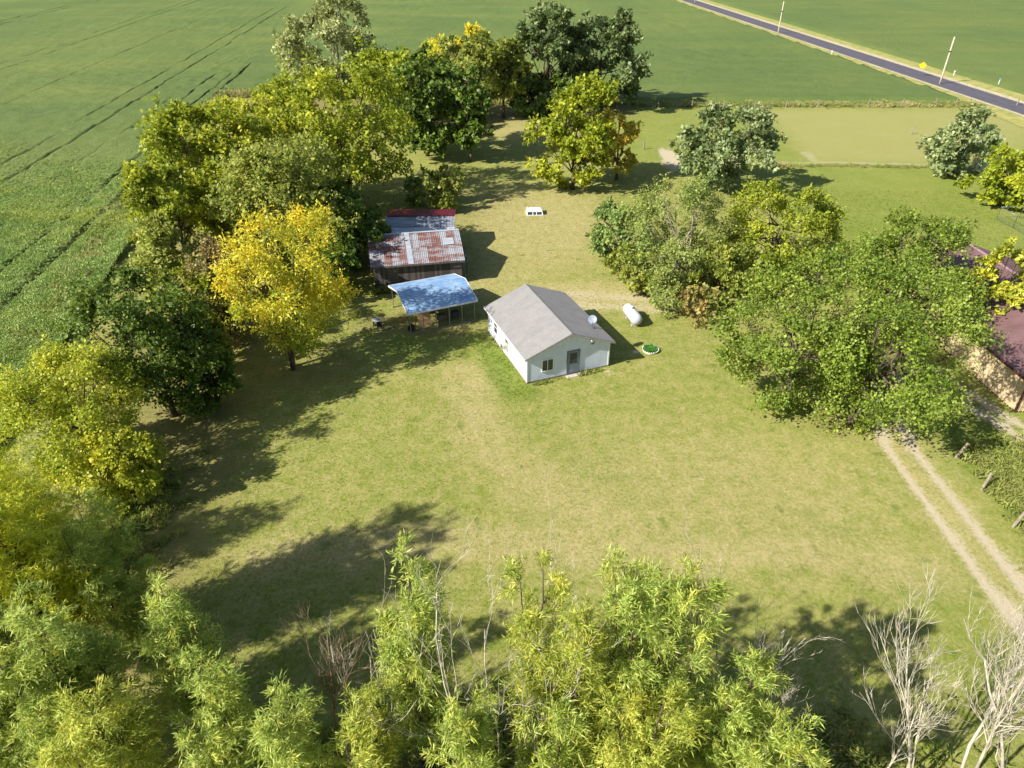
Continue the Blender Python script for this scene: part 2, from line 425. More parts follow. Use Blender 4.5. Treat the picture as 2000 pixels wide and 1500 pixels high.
xb = np.where(Yg < 158, XB(Yg)-.3+(vnoise(Yg, Yg*0, 2.0, 91)-.5)*1.0, XB(Yg)+.05)
edge = Xg > xb-.7
Xc = np.minimum(Xg, xb); H0 = np.where(Xg >= xb, np.where(Yg < 158, .02, canopy(Xc, Yg)), H0)
# beyond the north edge the west field simply runs on under the north field's line
keep = (Xg[:-1,:-1] < xb[:-1,:-1])
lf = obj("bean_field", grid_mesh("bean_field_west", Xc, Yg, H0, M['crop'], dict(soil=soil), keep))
tag(lf, "dense green bean crop west of the trees with dark wheel tracks", "field", kind="structure")

xn = np.arange(-160, 108, 1.0)
yn = np.concatenate([np.arange(0, 60, .9), np.arange(60, 180, 2.5), np.arange(180, 520, 7)])
Xn, D = np.meshgrid(xn, yn)
Yn = YB(Xn)+D+.4+(vnoise(Xn, Xn*0, 2.5, 95)-.5)*.6*(D < 1)
XR = lambda y: 90.7-(y-250)*0.0737                    # road centre line
xe = XR(Yn)-7.2
xw = XB(Yn)
Xq = np.clip(Xn, xw, xe)
Hn = canopy(Xq, Yn)
Hn = np.where((D <= 0) | (Xn >= xe), .02, Hn)
keep = (Xn[:-1,:-1] < xe[:-1,:-1]) & (Xn[1:,1:] > xw[1:,1:])
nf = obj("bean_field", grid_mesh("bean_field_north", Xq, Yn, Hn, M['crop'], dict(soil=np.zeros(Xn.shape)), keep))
tag(nf, "green bean crop behind the trees up to the road", "field", kind="structure")

xf = np.concatenate([np.arange(0, 60, 2.0), np.arange(60, 420, 8.0)]); yf = np.concatenate([np.arange(60, 320, 2.5), np.arange(320, 660, 8)])
Df, Yf = np.meshgrid(xf, yf)
Xf = XR(Yf)+9.5+Df
Hf = .5+(vnoise(Xf, Yf, 5, 27)-.5)*.3+(vnoise(Xf, Yf, 22, 28)-.5)*.4; Hf = np.where(Df <= 0, .02, Hf)
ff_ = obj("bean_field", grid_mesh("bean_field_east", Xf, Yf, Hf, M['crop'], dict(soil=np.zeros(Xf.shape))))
tag(ff_, "pale banded green field on the far side of the road", "field", kind="structure")

m, t, b, o = newmat("far_ground")
pos = N(t, "ShaderNodeNewGeometry").outputs['Position']; n1 = noise(t, pos, .02, 5, .6)
t.links.new(mixc(t, ramp(t, n1, [(.35, 0.0), (.65, 1.0)]), S(96,118,58), S(120,126,62)), b.inputs['Base Color']); b.inputs['Roughness'].default_value = .95
gr = MB().add([(-3000,-600,-.12),(3000,-600,-.12),(3000,4000,-.12),(-3000,4000,-.12)], [(0,1,2,3)]).build("ground", m)
tag(gr, "open farmland reaching to the horizon", "ground", kind="structure")

# ------------------------------------------------------------------ road
m, t, b, o = newmat("asphalt")
tc = N(t, "ShaderNodeTexCoord").outputs['Object']; n1 = noise(t, tc, .6, 5, .65); n2 = noise(t, tc, 18, 3, .7)
c = mixc(t, ramp(t, n1, [(.3, 0.0), (.7, 1.0)]), S(64,60,70), S(82,78,86)); c = mixc(t, math_(t, 'MULTIPLY', n2, .35), c, S(110,106,108))
t.links.new(c, b.inputs['Base Color']); b.inputs['Roughness'].default_value = .85; M['asphalt'] = m
M['seam'] = plain("worn_asphalt", S(116,110,116), S(96,92,98), 1.2, .9, world=True)
M['verge'] = plain("dry_verge", S(170,160,92), S(128,134,62), .55, .95, world=True, bmp=.6)
M['gravel'] = plain("gravel_shoulder", S(196,184,152), S(160,146,112), 1.4, .95, world=True, bmp=.6)
def strip(name, o0, o1, z, mat, y0=40, y1=700, step=6.0, wob=0.0, seed=0, crown=0.0):
    v = []; f = []
    yy = np.arange(y0, y1, step)
    for i, y in enumerate(yy):
        a = o0+(vnoise(np.array([y]), np.array([1.0]), 7, seed)[0]-.5)*wob; b_ = o1+(vnoise(np.array([y]), np.array([5.0]), 7, seed+1)[0]-.5)*wob
        v += [(XR(y)+a, y, z), (XR(y)+(a+b_)/2, y, z+crown), (XR(y)+b_, y, z)]
        if i: k = 3*i; f += [(k-3, k-2, k+1, k), (k-2, k-1, k+2, k+1)]
    return MB().add(v, f, True).build(name, mat)
vg = strip("verge", -9.5, 11.5, .03, M['verge'], step=2.5, wob=1.2, seed=5, crown=.04)
tag(vg, "straw coloured grass verges along the country road", "verge", kind="structure")
sh = strip("gravel_shoulder", -4.2, 5.2, .105, M['gravel'], step=2.5, wob=.7, seed=9); sh["kind"] = "structure"; sh["label"] = "pale gravel shoulders beside the asphalt"
rd = strip("road", -3.3, 3.3, .13, M['asphalt'], step=6, crown=.03)
tag(rd, "narrow dark asphalt country road running past the fields", "road", kind="structure")
for k, off in enumerate((-.12,)):
    s_ = strip("road_seam", off, off+.22, .175, M['seam'], step=4, wob=.12, seed=20+k); s_.parent = rd
for off in (-3.12, 2.98):
    s_ = strip("edge_line", off, off+.12, .142, plain("worn_edge_paint", S(150,146,146), S(90,86,92), 2.2, .8, world=True), step=6); s_.parent = rd

# ------------------------------------------------------------------ leaves, crowns, trees
def nrm(v): return v/np.maximum(np.linalg.norm(v, axis=-1, keepdims=True), 1e-9)
def sprays(rng, P, D, tone, L, W, twigs, per, tl, fan, droop, scat, upb, wind=None, hang=0.0):
    """P,D (n,3) spray origins and directions -> leaf polygons with var/tone"""
    n = len(P)
    d = nrm(D[:, None, :]+fan*rng.normal(size=(n, twigs, 3)))
    if wind is not None: d = nrm(d+np.array(wind)[None, None, :]*rng.uniform(.5, 1.3, (n, twigs, 1)))
    ln = tl*rng.uniform(.55, 1.15, (n, twigs, 1, 1))
    s = rng.uniform(.08, 1.0, (n, twigs, per, 1))
    p = P[:, None, None, :]+d[:, :, None, :]*s*ln
    p[..., 2] -= (droop*ln[..., 0]*s[..., 0]**2)
    p = p+rng.normal(size=p.shape)*scat
    ax = nrm(d[:, :, None, :]*.9+rng.normal(size=p.shape)*.65+np.array([0, 0, -hang]))
    nm = rng.normal(size=p.shape)*.55+np.array([0, 0, upb*.7])+D[:, None, None, :]*.8
    side = nrm(np.cross(ax, nm)); nm = np.cross(side, ax)
    sz = rng.uniform(.5, 1.4, p.shape[:-1]+(1,))
    l = L*sz; wd = W*sz*.5
    a0 = p; a1 = p+ax*l*.48+side*wd+nm*wd*.35; a2 = p+ax*l-nm*l*.08; a3 = p+ax*l*.48-side*wd+nm*wd*.35
    V = np.stack([a0, a1, a2, a3], -2).reshape(-1, 3)
    k = twigs*per
    cv = rng.uniform(0, 1, (n, 1))
    var = np.clip(.55*cv+.45*rng.uniform(0, 1, (n, k))+.12*rng.normal(size=(n, k)), 0, 1)
    tn = np.clip(np.repeat(tone[:, None], k, 1)+rng.normal(size=(n, k))*.16, 0, 1)
    return V, np.repeat(var.ravel(), 4), np.repeat(tn.ravel(), 4)

def limb(rng, a, b, n=5, sag=.12):
    a = np.array(a, float); b = np.array(b, float); ln = np.linalg.norm(b-a)
    t = np.linspace(0, 1, n)[:, None]
    p = a+(b-a)*t
    off = rng.normal(size=3)*sag*ln*.35; off[2] += -abs(sag)*ln*.3
    return p+np.sin(t*np.pi)*off[None, :]+rng.normal(size=p.shape)*ln*.012*np.sin(t*np.pi)

SPEC = {}
def species(name, mat, **k):
    d = dict(mat=mat, bark='bark', L=1.05, W=.8, twigs=5, per=6, tl=.9, fan=.65, droop=.15, scat=.05, upb=.7, tone=(0.0, .0), lobes=18, cover=2.2, hang=.15, shell=.8, wind=None, lobe=(.28, .50), minleaf=.15, gather=7, clump=.095)
    d.update(k); SPEC[name] = d
species('yellowgreen', leafmat('leaf_yellow_green', S(70,78,18), S(112,116,26), S(144,142,42), S(160,148,44), hue=.527, gain=1.8), tone=(.15, .35), fan=.8)
species('olive', leafmat('leaf_olive', S(74,80,28), S(110,114,44), S(140,140,66), S(150,140,66)), tone=(.1, .3))
species('darkgreen', leafmat('leaf_dark_green', S(44,58,18), S(70,86,28), S(102,114,42), S(124,130,46), trans=.22, hue=.515), tone=(.05, .2), L=1.1, W=.85, cover=2.9, gather=10)
species('deepgreen', leafmat('leaf_deep_green', S(40,54,24), S(66,80,38), S(106,116,68), S(150,154,106), trans=.2, hue=.512), tone=(.12, .25), tl=1.1, fan=.55, hang=-.1)
species('silver', leafmat('leaf_silver', S(60,74,36), S(92,104,58), S(134,142,94), S(156,160,112), trans=.2, hue=.512, gain=1.5), tone=(.2, .4), W=.75, upb=.5)
species('greypoplar', leafmat('leaf_grey_green', S(78,84,44), S(112,116,68), S(144,144,96), S(146,144,88), trans=.22, hue=.515), bark='bark_pale', tone=(.15, .3), fan=.9, W=.6)
species('gold', leafmat('leaf_gold', S(92,108,30), S(132,138,40), S(174,164,62), S(206,168,48), trans=.3, hue=.524, gain=1.6), tone=(.35, .6), L=1.2, W=.42, fan=.7, wind=(.25, .1, .1), tl=1.1)
species('goldgreen', leafmat('leaf_gold_green', S(94,108,30), S(126,132,38), S(160,156,52), S(174,158,50), trans=.3, gain=1.6), tone=(.25, .5), W=.65)
species('orange', leafmat('leaf_orange', S(106,104,32), S(140,130,42), S(168,148,58), S(170,132,58), trans=.28), tone=(.35, .5), cover=1.3, lobes=10)
species('bright', leafmat('leaf_bright_green', S(52,70,18), S(92,108,32), S(136,144,56), S(154,158,72), trans=.28, hue=.513, gain=1.5), tone=(.12, .3), L=.95, W=.8, fan=.55, tl=1.25, upb=.9, cover=2.2, lobes=24, lobe=(.22,.42), clump=.07, gather=11)
species('maplegold', leafmat('leaf_maple_gold', S(86,96,28), S(132,134,44), S(170,160,66), S(186,168,60), trans=.3), tone=(.3, .5), L=1.15, W=.95, cover=1.3)
species('bluegreen', leafmat('leaf_blue_green', S(68,88,44), S(98,114,58), S(128,138,78), S(138,146,66), trans=.22, hue=.512), tone=(.1, .3), L=.8)
species('thinolive', leafmat('leaf_thin_olive', S(80,92,38), S(114,122,56), S(146,148,80), S(132,126,68), trans=.25), tone=(.2, .4), cover=1.25, L=.75, W=.55, fan=.9, bark='bark_pale')
species('goldolive', leafmat('leaf_gold_olive', S(84,92,24), S(120,124,34), S(150,148,46), S(158,148,46), trans=.26, hue=.529, gain=1.55), tone=(.2, .4), L=.8, W=.7)
species('brownvine', leafmat('leaf_brown_vine', S(78,70,42), S(104,94,54), S(130,118,72), S(128,98,66), trans=.2), tone=(.35, .5), cover=1.2, L=.8)
species('whitewillow', leafmat('leaf_white_willow', S(130,138,112), S(160,164,142), S(186,186,168), S(190,190,176), trans=.2), tone=(.2, .4), L=1.2, W=.35)
species('russet', leafmat('leaf_russet', S(92,70,44), S(120,94,58), S(140,118,72), S(112,116,56), trans=.2), tone=(.3, .6), cover=1.1)

TRI = [0]
def tree(kind, label, sp, base, top, hw, cb=.2, seed=1, cat="tree", group=None, name=None, lean=(0, 0), squash=1.0, cx=None, multi=1, barklimbs=10, toneup=0.0, dens=1.0):
    p = SPEC[sp]; rng = np.random.default_rng(seed*7919+13)
    g = G(*base); bx, by = g.x, g.y
    h = height_at(bx, by, top)
    dep = depth(bx, by, h*.6)
    rx = hw*dep/FPX
    offx = ((cx-base[0])*dep/FPX if cx is not None else 0.0)+lean[0]; offy = lean[1]
    ctr = np.array([offx, offy, h*(1+cb)/2]); rad = np.array([rx, rx*squash, h*(1-cb)/2])
    L = max(p['minleaf'], 0.0048*dep)*p['L']; W = L*p['W']
    k = p['twigs']*p['per']
    area = 4*math.pi*(((rad[0]*rad[1])**1.6+(rad[0]*rad[2])**1.6+(rad[1]*rad[2])**1.6)/3)**(1/1.6)*1.15
    cap = 11500 if hw < 72 else 18000 if hw < 112 else 26000
    L *= .86 if hw >= 112 else 1.0; W = L*p['W']
    nleaf = min(cap, p['cover']*dens*area/(.5*L*W)); n = max(30, int(nleaf/k))
    # lobes
    nl = p['lobes']; i = np.arange(nl)+.5
    ph = np.arccos(1-2*i/nl); th = np.pi*(1+5**.5)*i+rng.uniform(0, 6.28)
    dirs = nrm(np.stack([np.cos(th)*np.sin(ph), np.sin(th)*np.sin(ph), np.cos(ph)], -1)+rng.normal(size=(nl, 3))*.22)
    mr = (rad.prod())**(1/3)
    lr = mr*rng.uniform(p['lobe'][0], p['lobe'][1], nl)
    lc = ctr+dirs*np.maximum(rad-lr[:, None]*.85, rad*.25)*rng.uniform(.76, 1.08, (nl, 1))
    lc[0] = ctr-np.array([0, 0, rad[2]*.12]); lr[0] = min(rad)*.66          # core
    lc[:, 2] = np.maximum(lc[:, 2], lr*.75+.1)
    # spray origins on the lobes
    m = n*3
    li = rng.choice(nl, m, p=lr**2/np.sum(lr**2))
    dd = nrm(rng.normal(size=(m, 3))+nrm(lc[li]-ctr)*(.75*(li > 0))[:, None]+np.array([0, 0, .25]))
    P = lc[li]+dd*(lr[li]*rng.uniform(p['shell']-.15, 1.0, m))[:, None]
    ins = np.zeros(m)
    for q in range(nl):
        dq = np.linalg.norm(P-lc[q], axis=1)/lr[q]; ins += (dq < .72) & (li != q)
    ok = (ins == 0) | (rng.uniform(size=m) < .10)
    P = P[ok][:n]; dd = dd[ok][:n]; li = li[ok][:n]
    # sprays gather round branch ends, with gaps between
    nc = min(len(P), max(45, int(len(P)/p['gather']))); ci = rng.integers(0, nc, len(P)); csz = rng.uniform(.55, 1.45, nc)
    sg_ = p['clump']*mr*csz[ci][:, None]
    jump = np.where(rng.uniform(size=nc) < .18, rng.uniform(.04, .16, nc)*mr, 0)[ci][:, None]
    P = P[ci]+dd[ci]*jump+rng.normal(size=P.shape)*sg_*np.array([1, 1, .7]); li = li[ci]
    dd = nrm(dd[ci]+rng.normal(size=P.shape)*.45)
    ctone = rng.normal(size=nc)[ci]
    keep = P[:, 2] > .05; ctone = ctone[keep]; P = P[keep]; dd = dd[keep]; li = li[keep]
    tl = p['tl']*min(1.0, .35+mr*.14)
    D = nrm(dd+nrm(P-ctr)*.5+np.array([0, 0, .15]))
    lt = rng.uniform(-.5, .5, nl)
    tone = p['tone'][0]+p['tone'][1]*(.8*lt[li]+.35*ctone+.12*rng.normal(size=len(P)))+toneup*(P[:, 2]-ctr[2])/rad[2]
    P = P-D*tl*.35
    V, var, tn = sprays(rng, P, D, tone, L, W, p['twigs'], p['per'], tl, p['fan'], p['droop'], p['scat']*mr*.5, p['upb'], p['wind'], p['hang'])
    V[:, 2] = np.maximum(V[:, 2], .03)
    TRI[0] += len(V)//2
    root = empty(name or kind, (bx, by, 0))
    tag(root, label, cat, group)
    # wood
    wd = MB(); r0 = max(.07, h*.018)
    stems = []
    for s_ in range(multi):
        a = np.array([rng.normal()*.25*(multi > 1), rng.normal()*.25*(multi > 1), -.1])
        b = np.array([ctr[0]*.8, ctr[1]*.8, ctr[2]+rad[2]*.12])+np.clip(rng.normal(size=3), -1, 1)*rad*(.1 if multi == 1 else .22)
        tp = limb(rng, a, b, 7, .05); stems.append(tp)
        wd.tube(tp, [r0*1.35/multi**.4]+list(np.linspace(r0, r0*.3, 6)/multi**.4), 7)
    order = np.argsort(-lr)
    for q in list(order)[:max(nl, barklimbs)]:
        tp = stems[q % multi]; kk = rng.integers(2, 6)
        st = tp[kk]
        e = lc[q]+nrm(lc[q]-ctr)*lr[q]*.35
        lp = limb(rng, st, e, 5, .12); rr = r0*.42
        wd.tube(lp, list(np.linspace(rr, rr*.3, 5)), 5)
        js = np.where(li == q)[0]
        for j in js[:min(len(js), 5)]:
            sp_ = lp[rng.integers(2, 5)]
            wd.tube(limb(rng, sp_, P[j]+D[j]*tl*.6, 4, .1), list(np.linspace(rr*.28, rr*.08, 4)), 4, caps=False)
    TRI[0] += 2*len(wd.f)
    wd.build("trunk", M[p['bark']], root)
    obj("crown", np_mesh("crown", V, 4, p['mat'], dict(var=var, tone=tn)), root)
    return root

# --- feathery upright willows of the near row
WILLOW = {
 'sunny': leafmat('willow_sunny', S(104,114,38), S(146,150,58), S(180,178,90), S(194,180,76), trans=.34, gain=2.2, sat=1.08, hue=.512),
 'green': leafmat('willow_green', S(84,102,38), S(126,140,60), S(168,176,104), S(180,172,76), trans=.32, gain=1.75, sat=1.0, hue=.508),
 'yellow': leafmat('willow_yellow', S(100,114,38), S(140,148,58), S(176,178,90), S(190,178,76), trans=.33, gain=1.7, sat=.98, hue=.508),
 'deep': leafmat('willow_deep', S(74,90,40), S(104,118,58), S(136,146,82), S(140,142,66), trans=.3, sat=.95, hue=.508)}
def willow(label, mat, base, top, hw, seed, cb=.12, stems=5, dens=1.0, tone=.12, cx=None, leafL=.23, name="willow_tree", group="willows along the near edge"):
    rng = np.random.default_rng(seed*104729+7)
    g = G(*base); bx, by = g.x, g.y; h = height_at(bx, by, top)
    dep = depth(bx, by, h*.7); rx = hw*dep/FPX
    ox = (cx-base[0])*dep/FPX if cx is not None else 0.0
    root = empty(name, (bx, by, 0)); tag(root, label, "tree", group)
    wd = MB(); Ps = []; Ds = []; Tn = []
    for s_ in range(stems):
        ang = 6.283*(s_+rng.uniform(-.3, .3))/stems
        rr = rx*(.10 if s_ == 0 else rng.uniform(.35, .8))
        hh = h*(1.0 if s_ == 0 else rng.uniform(.66, .97))
        a = np.array([math.cos(ang)*.25, math.sin(ang)*.25, -.1]); b = np.array([ox+math.cos(ang)*rr, math.sin(ang)*rr, hh])
        tp = limb(rng, a, b, 9, .05); r0 = .05+h*.006
        wd.tube(tp, list(np.linspace(r0, .012, 9)), 6)
        nb = int(46*dens*h/11*(hw*dep/FPX/1.6)**.7)
        tt = rng.uniform(cb, 1.0, nb)**.85
        for t_ in tt:
            f = t_*8; i = min(int(f), 7); q = tp[i]+(tp[i+1]-tp[i])*(f-i)
            ph = rng.uniform(0, 6.283)
            env = math.sqrt(max(.05, 1-((t_-.5)/.62)**2))
            ln = rx*rng.uniform(.28, .72)*env*(1.1-.35*t_)+.25
            dr = nrm(np.array([math.cos(ph)+.22, math.sin(ph)+.06, rng.uniform(.35, 1.1)]))
            e = q+dr*ln
            wd.tube([q, q+dr*ln*.5+np.array([0, 0, .03*ln]), e], [.016, .010, .005], 4, caps=False)
            c_ = rng.uniform()
            for w_ in (.35, .6, .8, 1.0):
                Ps.append(q+(e-q)*w_); Ds.append(nrm(dr+np.array([.30, .08, .12])+rng.normal(size=3)*.3)); Tn.append(tone+.5*(c_ > .8)*rng.uniform()+.15*rng.normal())
    Ps = np.array(Ps); Ds = np.array(Ds); Tn = np.array(Tn)
    V, var, tn = sprays(rng, Ps, Ds, Tn, leafL, leafL*.15, 4, 9, .62, .42, .4, .03, .8, (.22, .06, .05), .15)
    TRI[0] += len(V)//2+2*len(wd.f)
    wd.build("trunk", M['bark'], root)
    obj("crown", np_mesh("crown", V, 4, mat, dict(var=var, tone=tn)), root)
    return root

def dead_tree(label, base, tip, seed, spread=1.0, mat='dead', stems=1, twig=1.0, name="dead_tree", r0=.07, lean=0.0, by_off=0.0):
    rng = np.random.default_rng(seed*31337+5)
    g = G(*base); bx, by = g.x, g.y; h = height_at(bx, by+by_off, tip[1])
    dep = depth(bx, by+by_off, h)
    tx = (tip[0]-1000)/FPX*dep-bx
    root = empty(name, (bx, by, 0)); tag(root, label, "tree", "bare dead trees along the near edge")
    wd = MB(); br = MB()
    def grow(mb, a, d, ln, r, lvl):
        pts = [np.array(a)]; dd = np.array(d); n = 6 if lvl < 2 else 4
        for i in range(n):
            dd = nrm(dd+rng.normal(size=3)*(.09 if lvl == 0 else .16)+np.array([.02, 0, .10 if lvl else .03])); pts.append(pts[-1]+dd*ln/n)
        rs = list(np.linspace(r, r*(.35 if lvl < 2 else .25), n+1))
        mb.tube(pts, rs, 6 if lvl == 0 else 5 if lvl == 1 else 4, caps=lvl < 1)
        if lvl < 3:
            nb = int((10, 6, 3)[lvl]*twig*rng.uniform(.7, 1.25))
            for _ in range(nb):
                f = rng.uniform(.25 if lvl else .3, .97); i = min(int(f*n), n-1)
                q = pts[i]+(pts[i+1]-pts[i])*(f*n-i); ax = nrm(pts[i+1]-pts[i])
                sd = nrm(np.cross(ax, rng.normal(size=3)))
                nd = nrm(ax*.95+sd*rng.uniform(.28, .62)*spread+np.array([0, 0, .25]))
                grow(br, q, nd, ln*rng.uniform(.3, .62)*(1.1-f*.5), max(.008, rs[i]*rng.uniform(.34, .55)), lvl+1)
    for s_ in range(stems):
        o_ = rng.normal(size=3)*.15*(stems > 1); o_[2] = -.1
        tgt = np.array([tx, by_off, h])+(rng.normal(size=3)*np.array([.9, .9, .6]) if s_ else 0)
        d = tgt-o_; ln = np.linalg.norm(d)*(1 if s_ == 0 else rng.uniform(.75, 1))
        grow(wd, o_, nrm(d), ln, r0*(1 if s_ == 0 else .8), 0)
    TRI[0] += 2*(len(wd.f)+len(br.f))
    wd.build("trunk", M[mat], root); br.build("branches", M[mat], root)
    return root

GB = "trees at the back of the yard"; GW = "trees in the west thicket"; GE = "trees and shrubs east of the house"
# back of the yard
tree('poplar_tree', "tall grey green poplar rising highest at the back left of the grove", 'greypoplar', (678, 235), -12, 102, 0.07, 1, group=GB)
tree('willow_shrub', "small pale yellow olive tree at the field edge left of the grey poplar", 'thinolive', (592, 190), 70, 41, 0.03, 2, group=GB)
tree('shade_tree', "largest yellow green tree with pale limbs showing, above the rusty barn", 'yellowgreen', (688, 395), 98, 148, 0.11, 3, group=GB, barklimbs=14)
tree('shade_tree', "dark green tree between the big yellow green one and the pale trunked ones", 'darkgreen', (835, 305), 92, 92, 0.08, 4, group=GB)
tree('shade_tree', "dark olive tree crown wedged behind the largest yellow green tree", 'yellowgreen', (770, 262), 90, 69, 0.06, 5, group=GB)
tree('birch_tree', "olive tree with white branches left of the leafy trunk at the lawn's end", 'olive', (925, 238), 44, 71, 0.12, 6, group=GB)
tree('ash_tree', "golden tipped tree showing behind the white branched olive tree", 'gold', (893, 195), 52, 71, 0.12, 7, group=GB)
tree('birch_tree', "slim olive tree with bare brown trunk beside the darkest back tree", 'olive', (983, 230), 62, 48, 0.20, 8, group=GB)
tree('maple_tree', "tall dark green tree, left one of the dense pair at the far end", 'deepgreen', (1062, 222), 8, 76, 0.04, 9, group=GB, cx=1075)
tree('maple_tree', "wide dark green tree, right one of the dense pair at the far end", 'deepgreen', (1165, 214), 32, 88, 0.05, 10, group=GB)
tree('underbrush', "low dark shrub under the dense pair of dark trees", 'darkgreen', (1105, 216), 130, 63, 0.00, 11, cat="shrub", group=GB)
tree('shade_tree', "rounded yellow green tree standing alone on the lawn", 'yellowgreen', (1118, 370), 150, 80, 0.02, 12, group=GB)
tree('sapling_tree', "slender orange tinted tree touching the lone yellow green one", 'orange', (1204, 350), 178, 36, 0.07, 13, group=GB)
tree('lawn_tree', "small tree with straight bare trunk in the middle of the lawn", 'darkgreen', (918, 317), 165, 44, 0.25, 14, group=GB)
tree('bushy_shrub', "green bush behind the red roofed shed", 'olive', (862, 408), 328, 46, 0.00, 15, cat="shrub", group=GB, dens=.8)
tree('bushy_shrub', "thin spiky shrub left of the bush behind the red shed", 'bluegreen', (812, 402), 345, 19, 0.00, 16, cat="shrub", group=GB)
# west thicket
tree('hackberry_tree', "tall yellow green tree at the field edge, top of the west thicket", 'yellowgreen', (432, 480), 188, 106, 0.06, 20, group=GW)
tree('hackberry_tree', "yellow green tree filling the gap towards the largest tree", 'goldgreen', (520, 440), 168, 85, 0.05, 21, group=GW)
tree('hackberry_tree', "leftmost yellow green tree bulging over the crop wheel tracks", 'yellowgreen', (372, 545), 300, 76, 0.04, 22, group=GW)
tree('elm_tree', "broad olive tree behind the golden tree", 'olive', (585, 525), 262, 129, 0.06, 23, group=GW)
tree('elm_tree', "dark green tree left of the rusty barn roof", 'darkgreen', (682, 520), 372, 83, 0.02, 24, group=GW)
tree('elm_tree', "olive tree low on the left flank of the thicket", 'olive', (370, 625), 408, 76, 0.02, 25, group=GW)
tree('vine_thicket', "brownish tangle of vines between the maple and the golden tree", 'brownvine', (452, 668), 470, 67, 0.00, 26, cat="shrub", group=GW)
tree('hackberry_tree', "green tree just above the round dark maple", 'goldolive', (418, 690), 520, 60, 0.01, 27, group=GW)
tree('golden_tree', "bright golden yellow tree with short trunk beside the carport lawn", 'gold', (572, 718), 412, 116, .16, 28, group=GW, cx=592, toneup=.25, multi=3)
tree('maple_tree', "round dark green maple at the crop edge", 'darkgreen', (340, 812), 518, 118, 0.06, 29, group=GW)
tree('bushy_shrub', "dark shady shrub between maple and golden tree trunk", 'darkgreen', (425, 795), 600, 55, 0.00, 30, cat="shrub", group=GW)
tree('box_elder', "yellow green tree below the dark maple at the crop edge", 'goldgreen', (205, 930), 678, 118, 0.03, 31, group=GW)
tree('yellow_bush', "bright yellow bush in front of the maple's foot", 'goldgreen', (268, 980), 832, 71, 0.00, 32, cat="shrub", group=GW, toneup=.3)
tree('understory_shrub', "low green shrub at the crop edge left of the vine tangle", 'olive', (395, 725), 600, 55, .0, 110, cat="shrub", group=GW)
tree('understory_shrub', "shaded shrub filling the foot of the leftmost tree", 'darkgreen', (450, 600), 470, 60, .0, 111, cat="shrub", group=GW)
tree('understory_shrub', "shaded shrub under the broad olive tree beside the barn corner", 'darkgreen', (640, 580), 470, 58, .0, 112, cat="shrub", group=GW)
tree('understory_shrub', "olive undergrowth beneath the largest yellow green tree", 'olive', (600, 400), 290, 80, .0, 113, cat="shrub", group=GB)
tree('understory_shrub', "dark undergrowth at the far left end of the back grove", 'goldolive', (560, 260), 165, 60, .0, 114, cat="shrub", group=GB)
tree('understory_shrub', "green undergrowth at the foot of the golden tipped tree", 'olive', (900, 225), 140, 48, .0, 115, cat="shrub", group=GB)
tree('understory_shrub', "green undergrowth right below the slim pale trunk at the lawn's end", 'bluegreen', (1035, 225), 150, 40, .0, 116, cat="shrub", group=GB)
tree('understory_shrub', "yellow green shrub between the box elder and the dark maple", 'goldgreen', (165, 880), 745, 36, .0, 117, cat="shrub", group=GW)
# east of the house
tree('silver_maple', "round silvery leaved tree beside the dirt patch", 'silver', (1403, 372), 212, 92, .08, 40, group=GE)
tree('lilac_bush', "blue green bush, leftmost of the shrubs behind the propane tank", 'bluegreen', (1212, 510), 398, 62, .0, 41, cat="shrub", group=GE)
tree('locust_tree', "thin olive see-through tree in the middle of the east shrubs", 'thinolive', (1308, 575), 332, 88, .06, 42, group=GE, multi=3)
tree('mulberry_tree', "dense golden olive tree right of the thin olive tree", 'goldolive', (1497, 545), 345, 110, .04, 43, group=GE)
tree('low_shrub', "low olive brush in front of the thin olive tree", 'olive', (1250, 560), 480, 62, .0, 44, cat="shrub", group=GE, dens=.8)
tree('low_shrub', "small leafy sapling right of the propane tank", 'thinolive', (1298, 612), 548, 36, .1, 45, cat="shrub", group=GE)
tree('low_shrub', "russet brown shrub at the foot of the big green tree", 'russet', (1362, 632), 560, 38, .0, 46, cat="shrub", group=GE)
tree('low_shrub', "green filler brush between golden olive tree and bright tree", 'olive', (1400, 590), 480, 60, .0, 47, cat="shrub", group=GE)
tree('silver_maple', "bright green tree, left one of the large east group", 'bright', (1530, 790), 500, 130, .0, 48, group=GE, cx=1518)
tree('silver_maple', "large spreading green tree over the gravel drive", 'bright', (1652, 828), 500, 155, .0, 49, group=GE, cx=1712, multi=3, barklimbs=16)
tree('silver_maple', "green tree at the back of the large east group", 'bright', (1742, 655), 425, 132, .0, 50, group=GE)
tree('maple_tree', "yellowing tree in front of the maroon roof", 'maplegold', (1862, 672), 475, 60, .3, 51, group=GE, cx=1898)
tree('olive_bush', "grey green bush at the corner of the fallow plot", 'silver', (1852, 342), 212, 56, .0, 52, cat="shrub", group=GE)
tree('white_willow', "whitish leaved shrub beside the grey green bush", 'whitewillow', (1902, 332), 248, 28, .0, 53, cat="shrub", group=GE)
tree('round_bush', "round yellow green tree at the right edge above the pipe fence", 'yellowgreen', (1952, 402), 275, 68, .0, 54, group=GE)
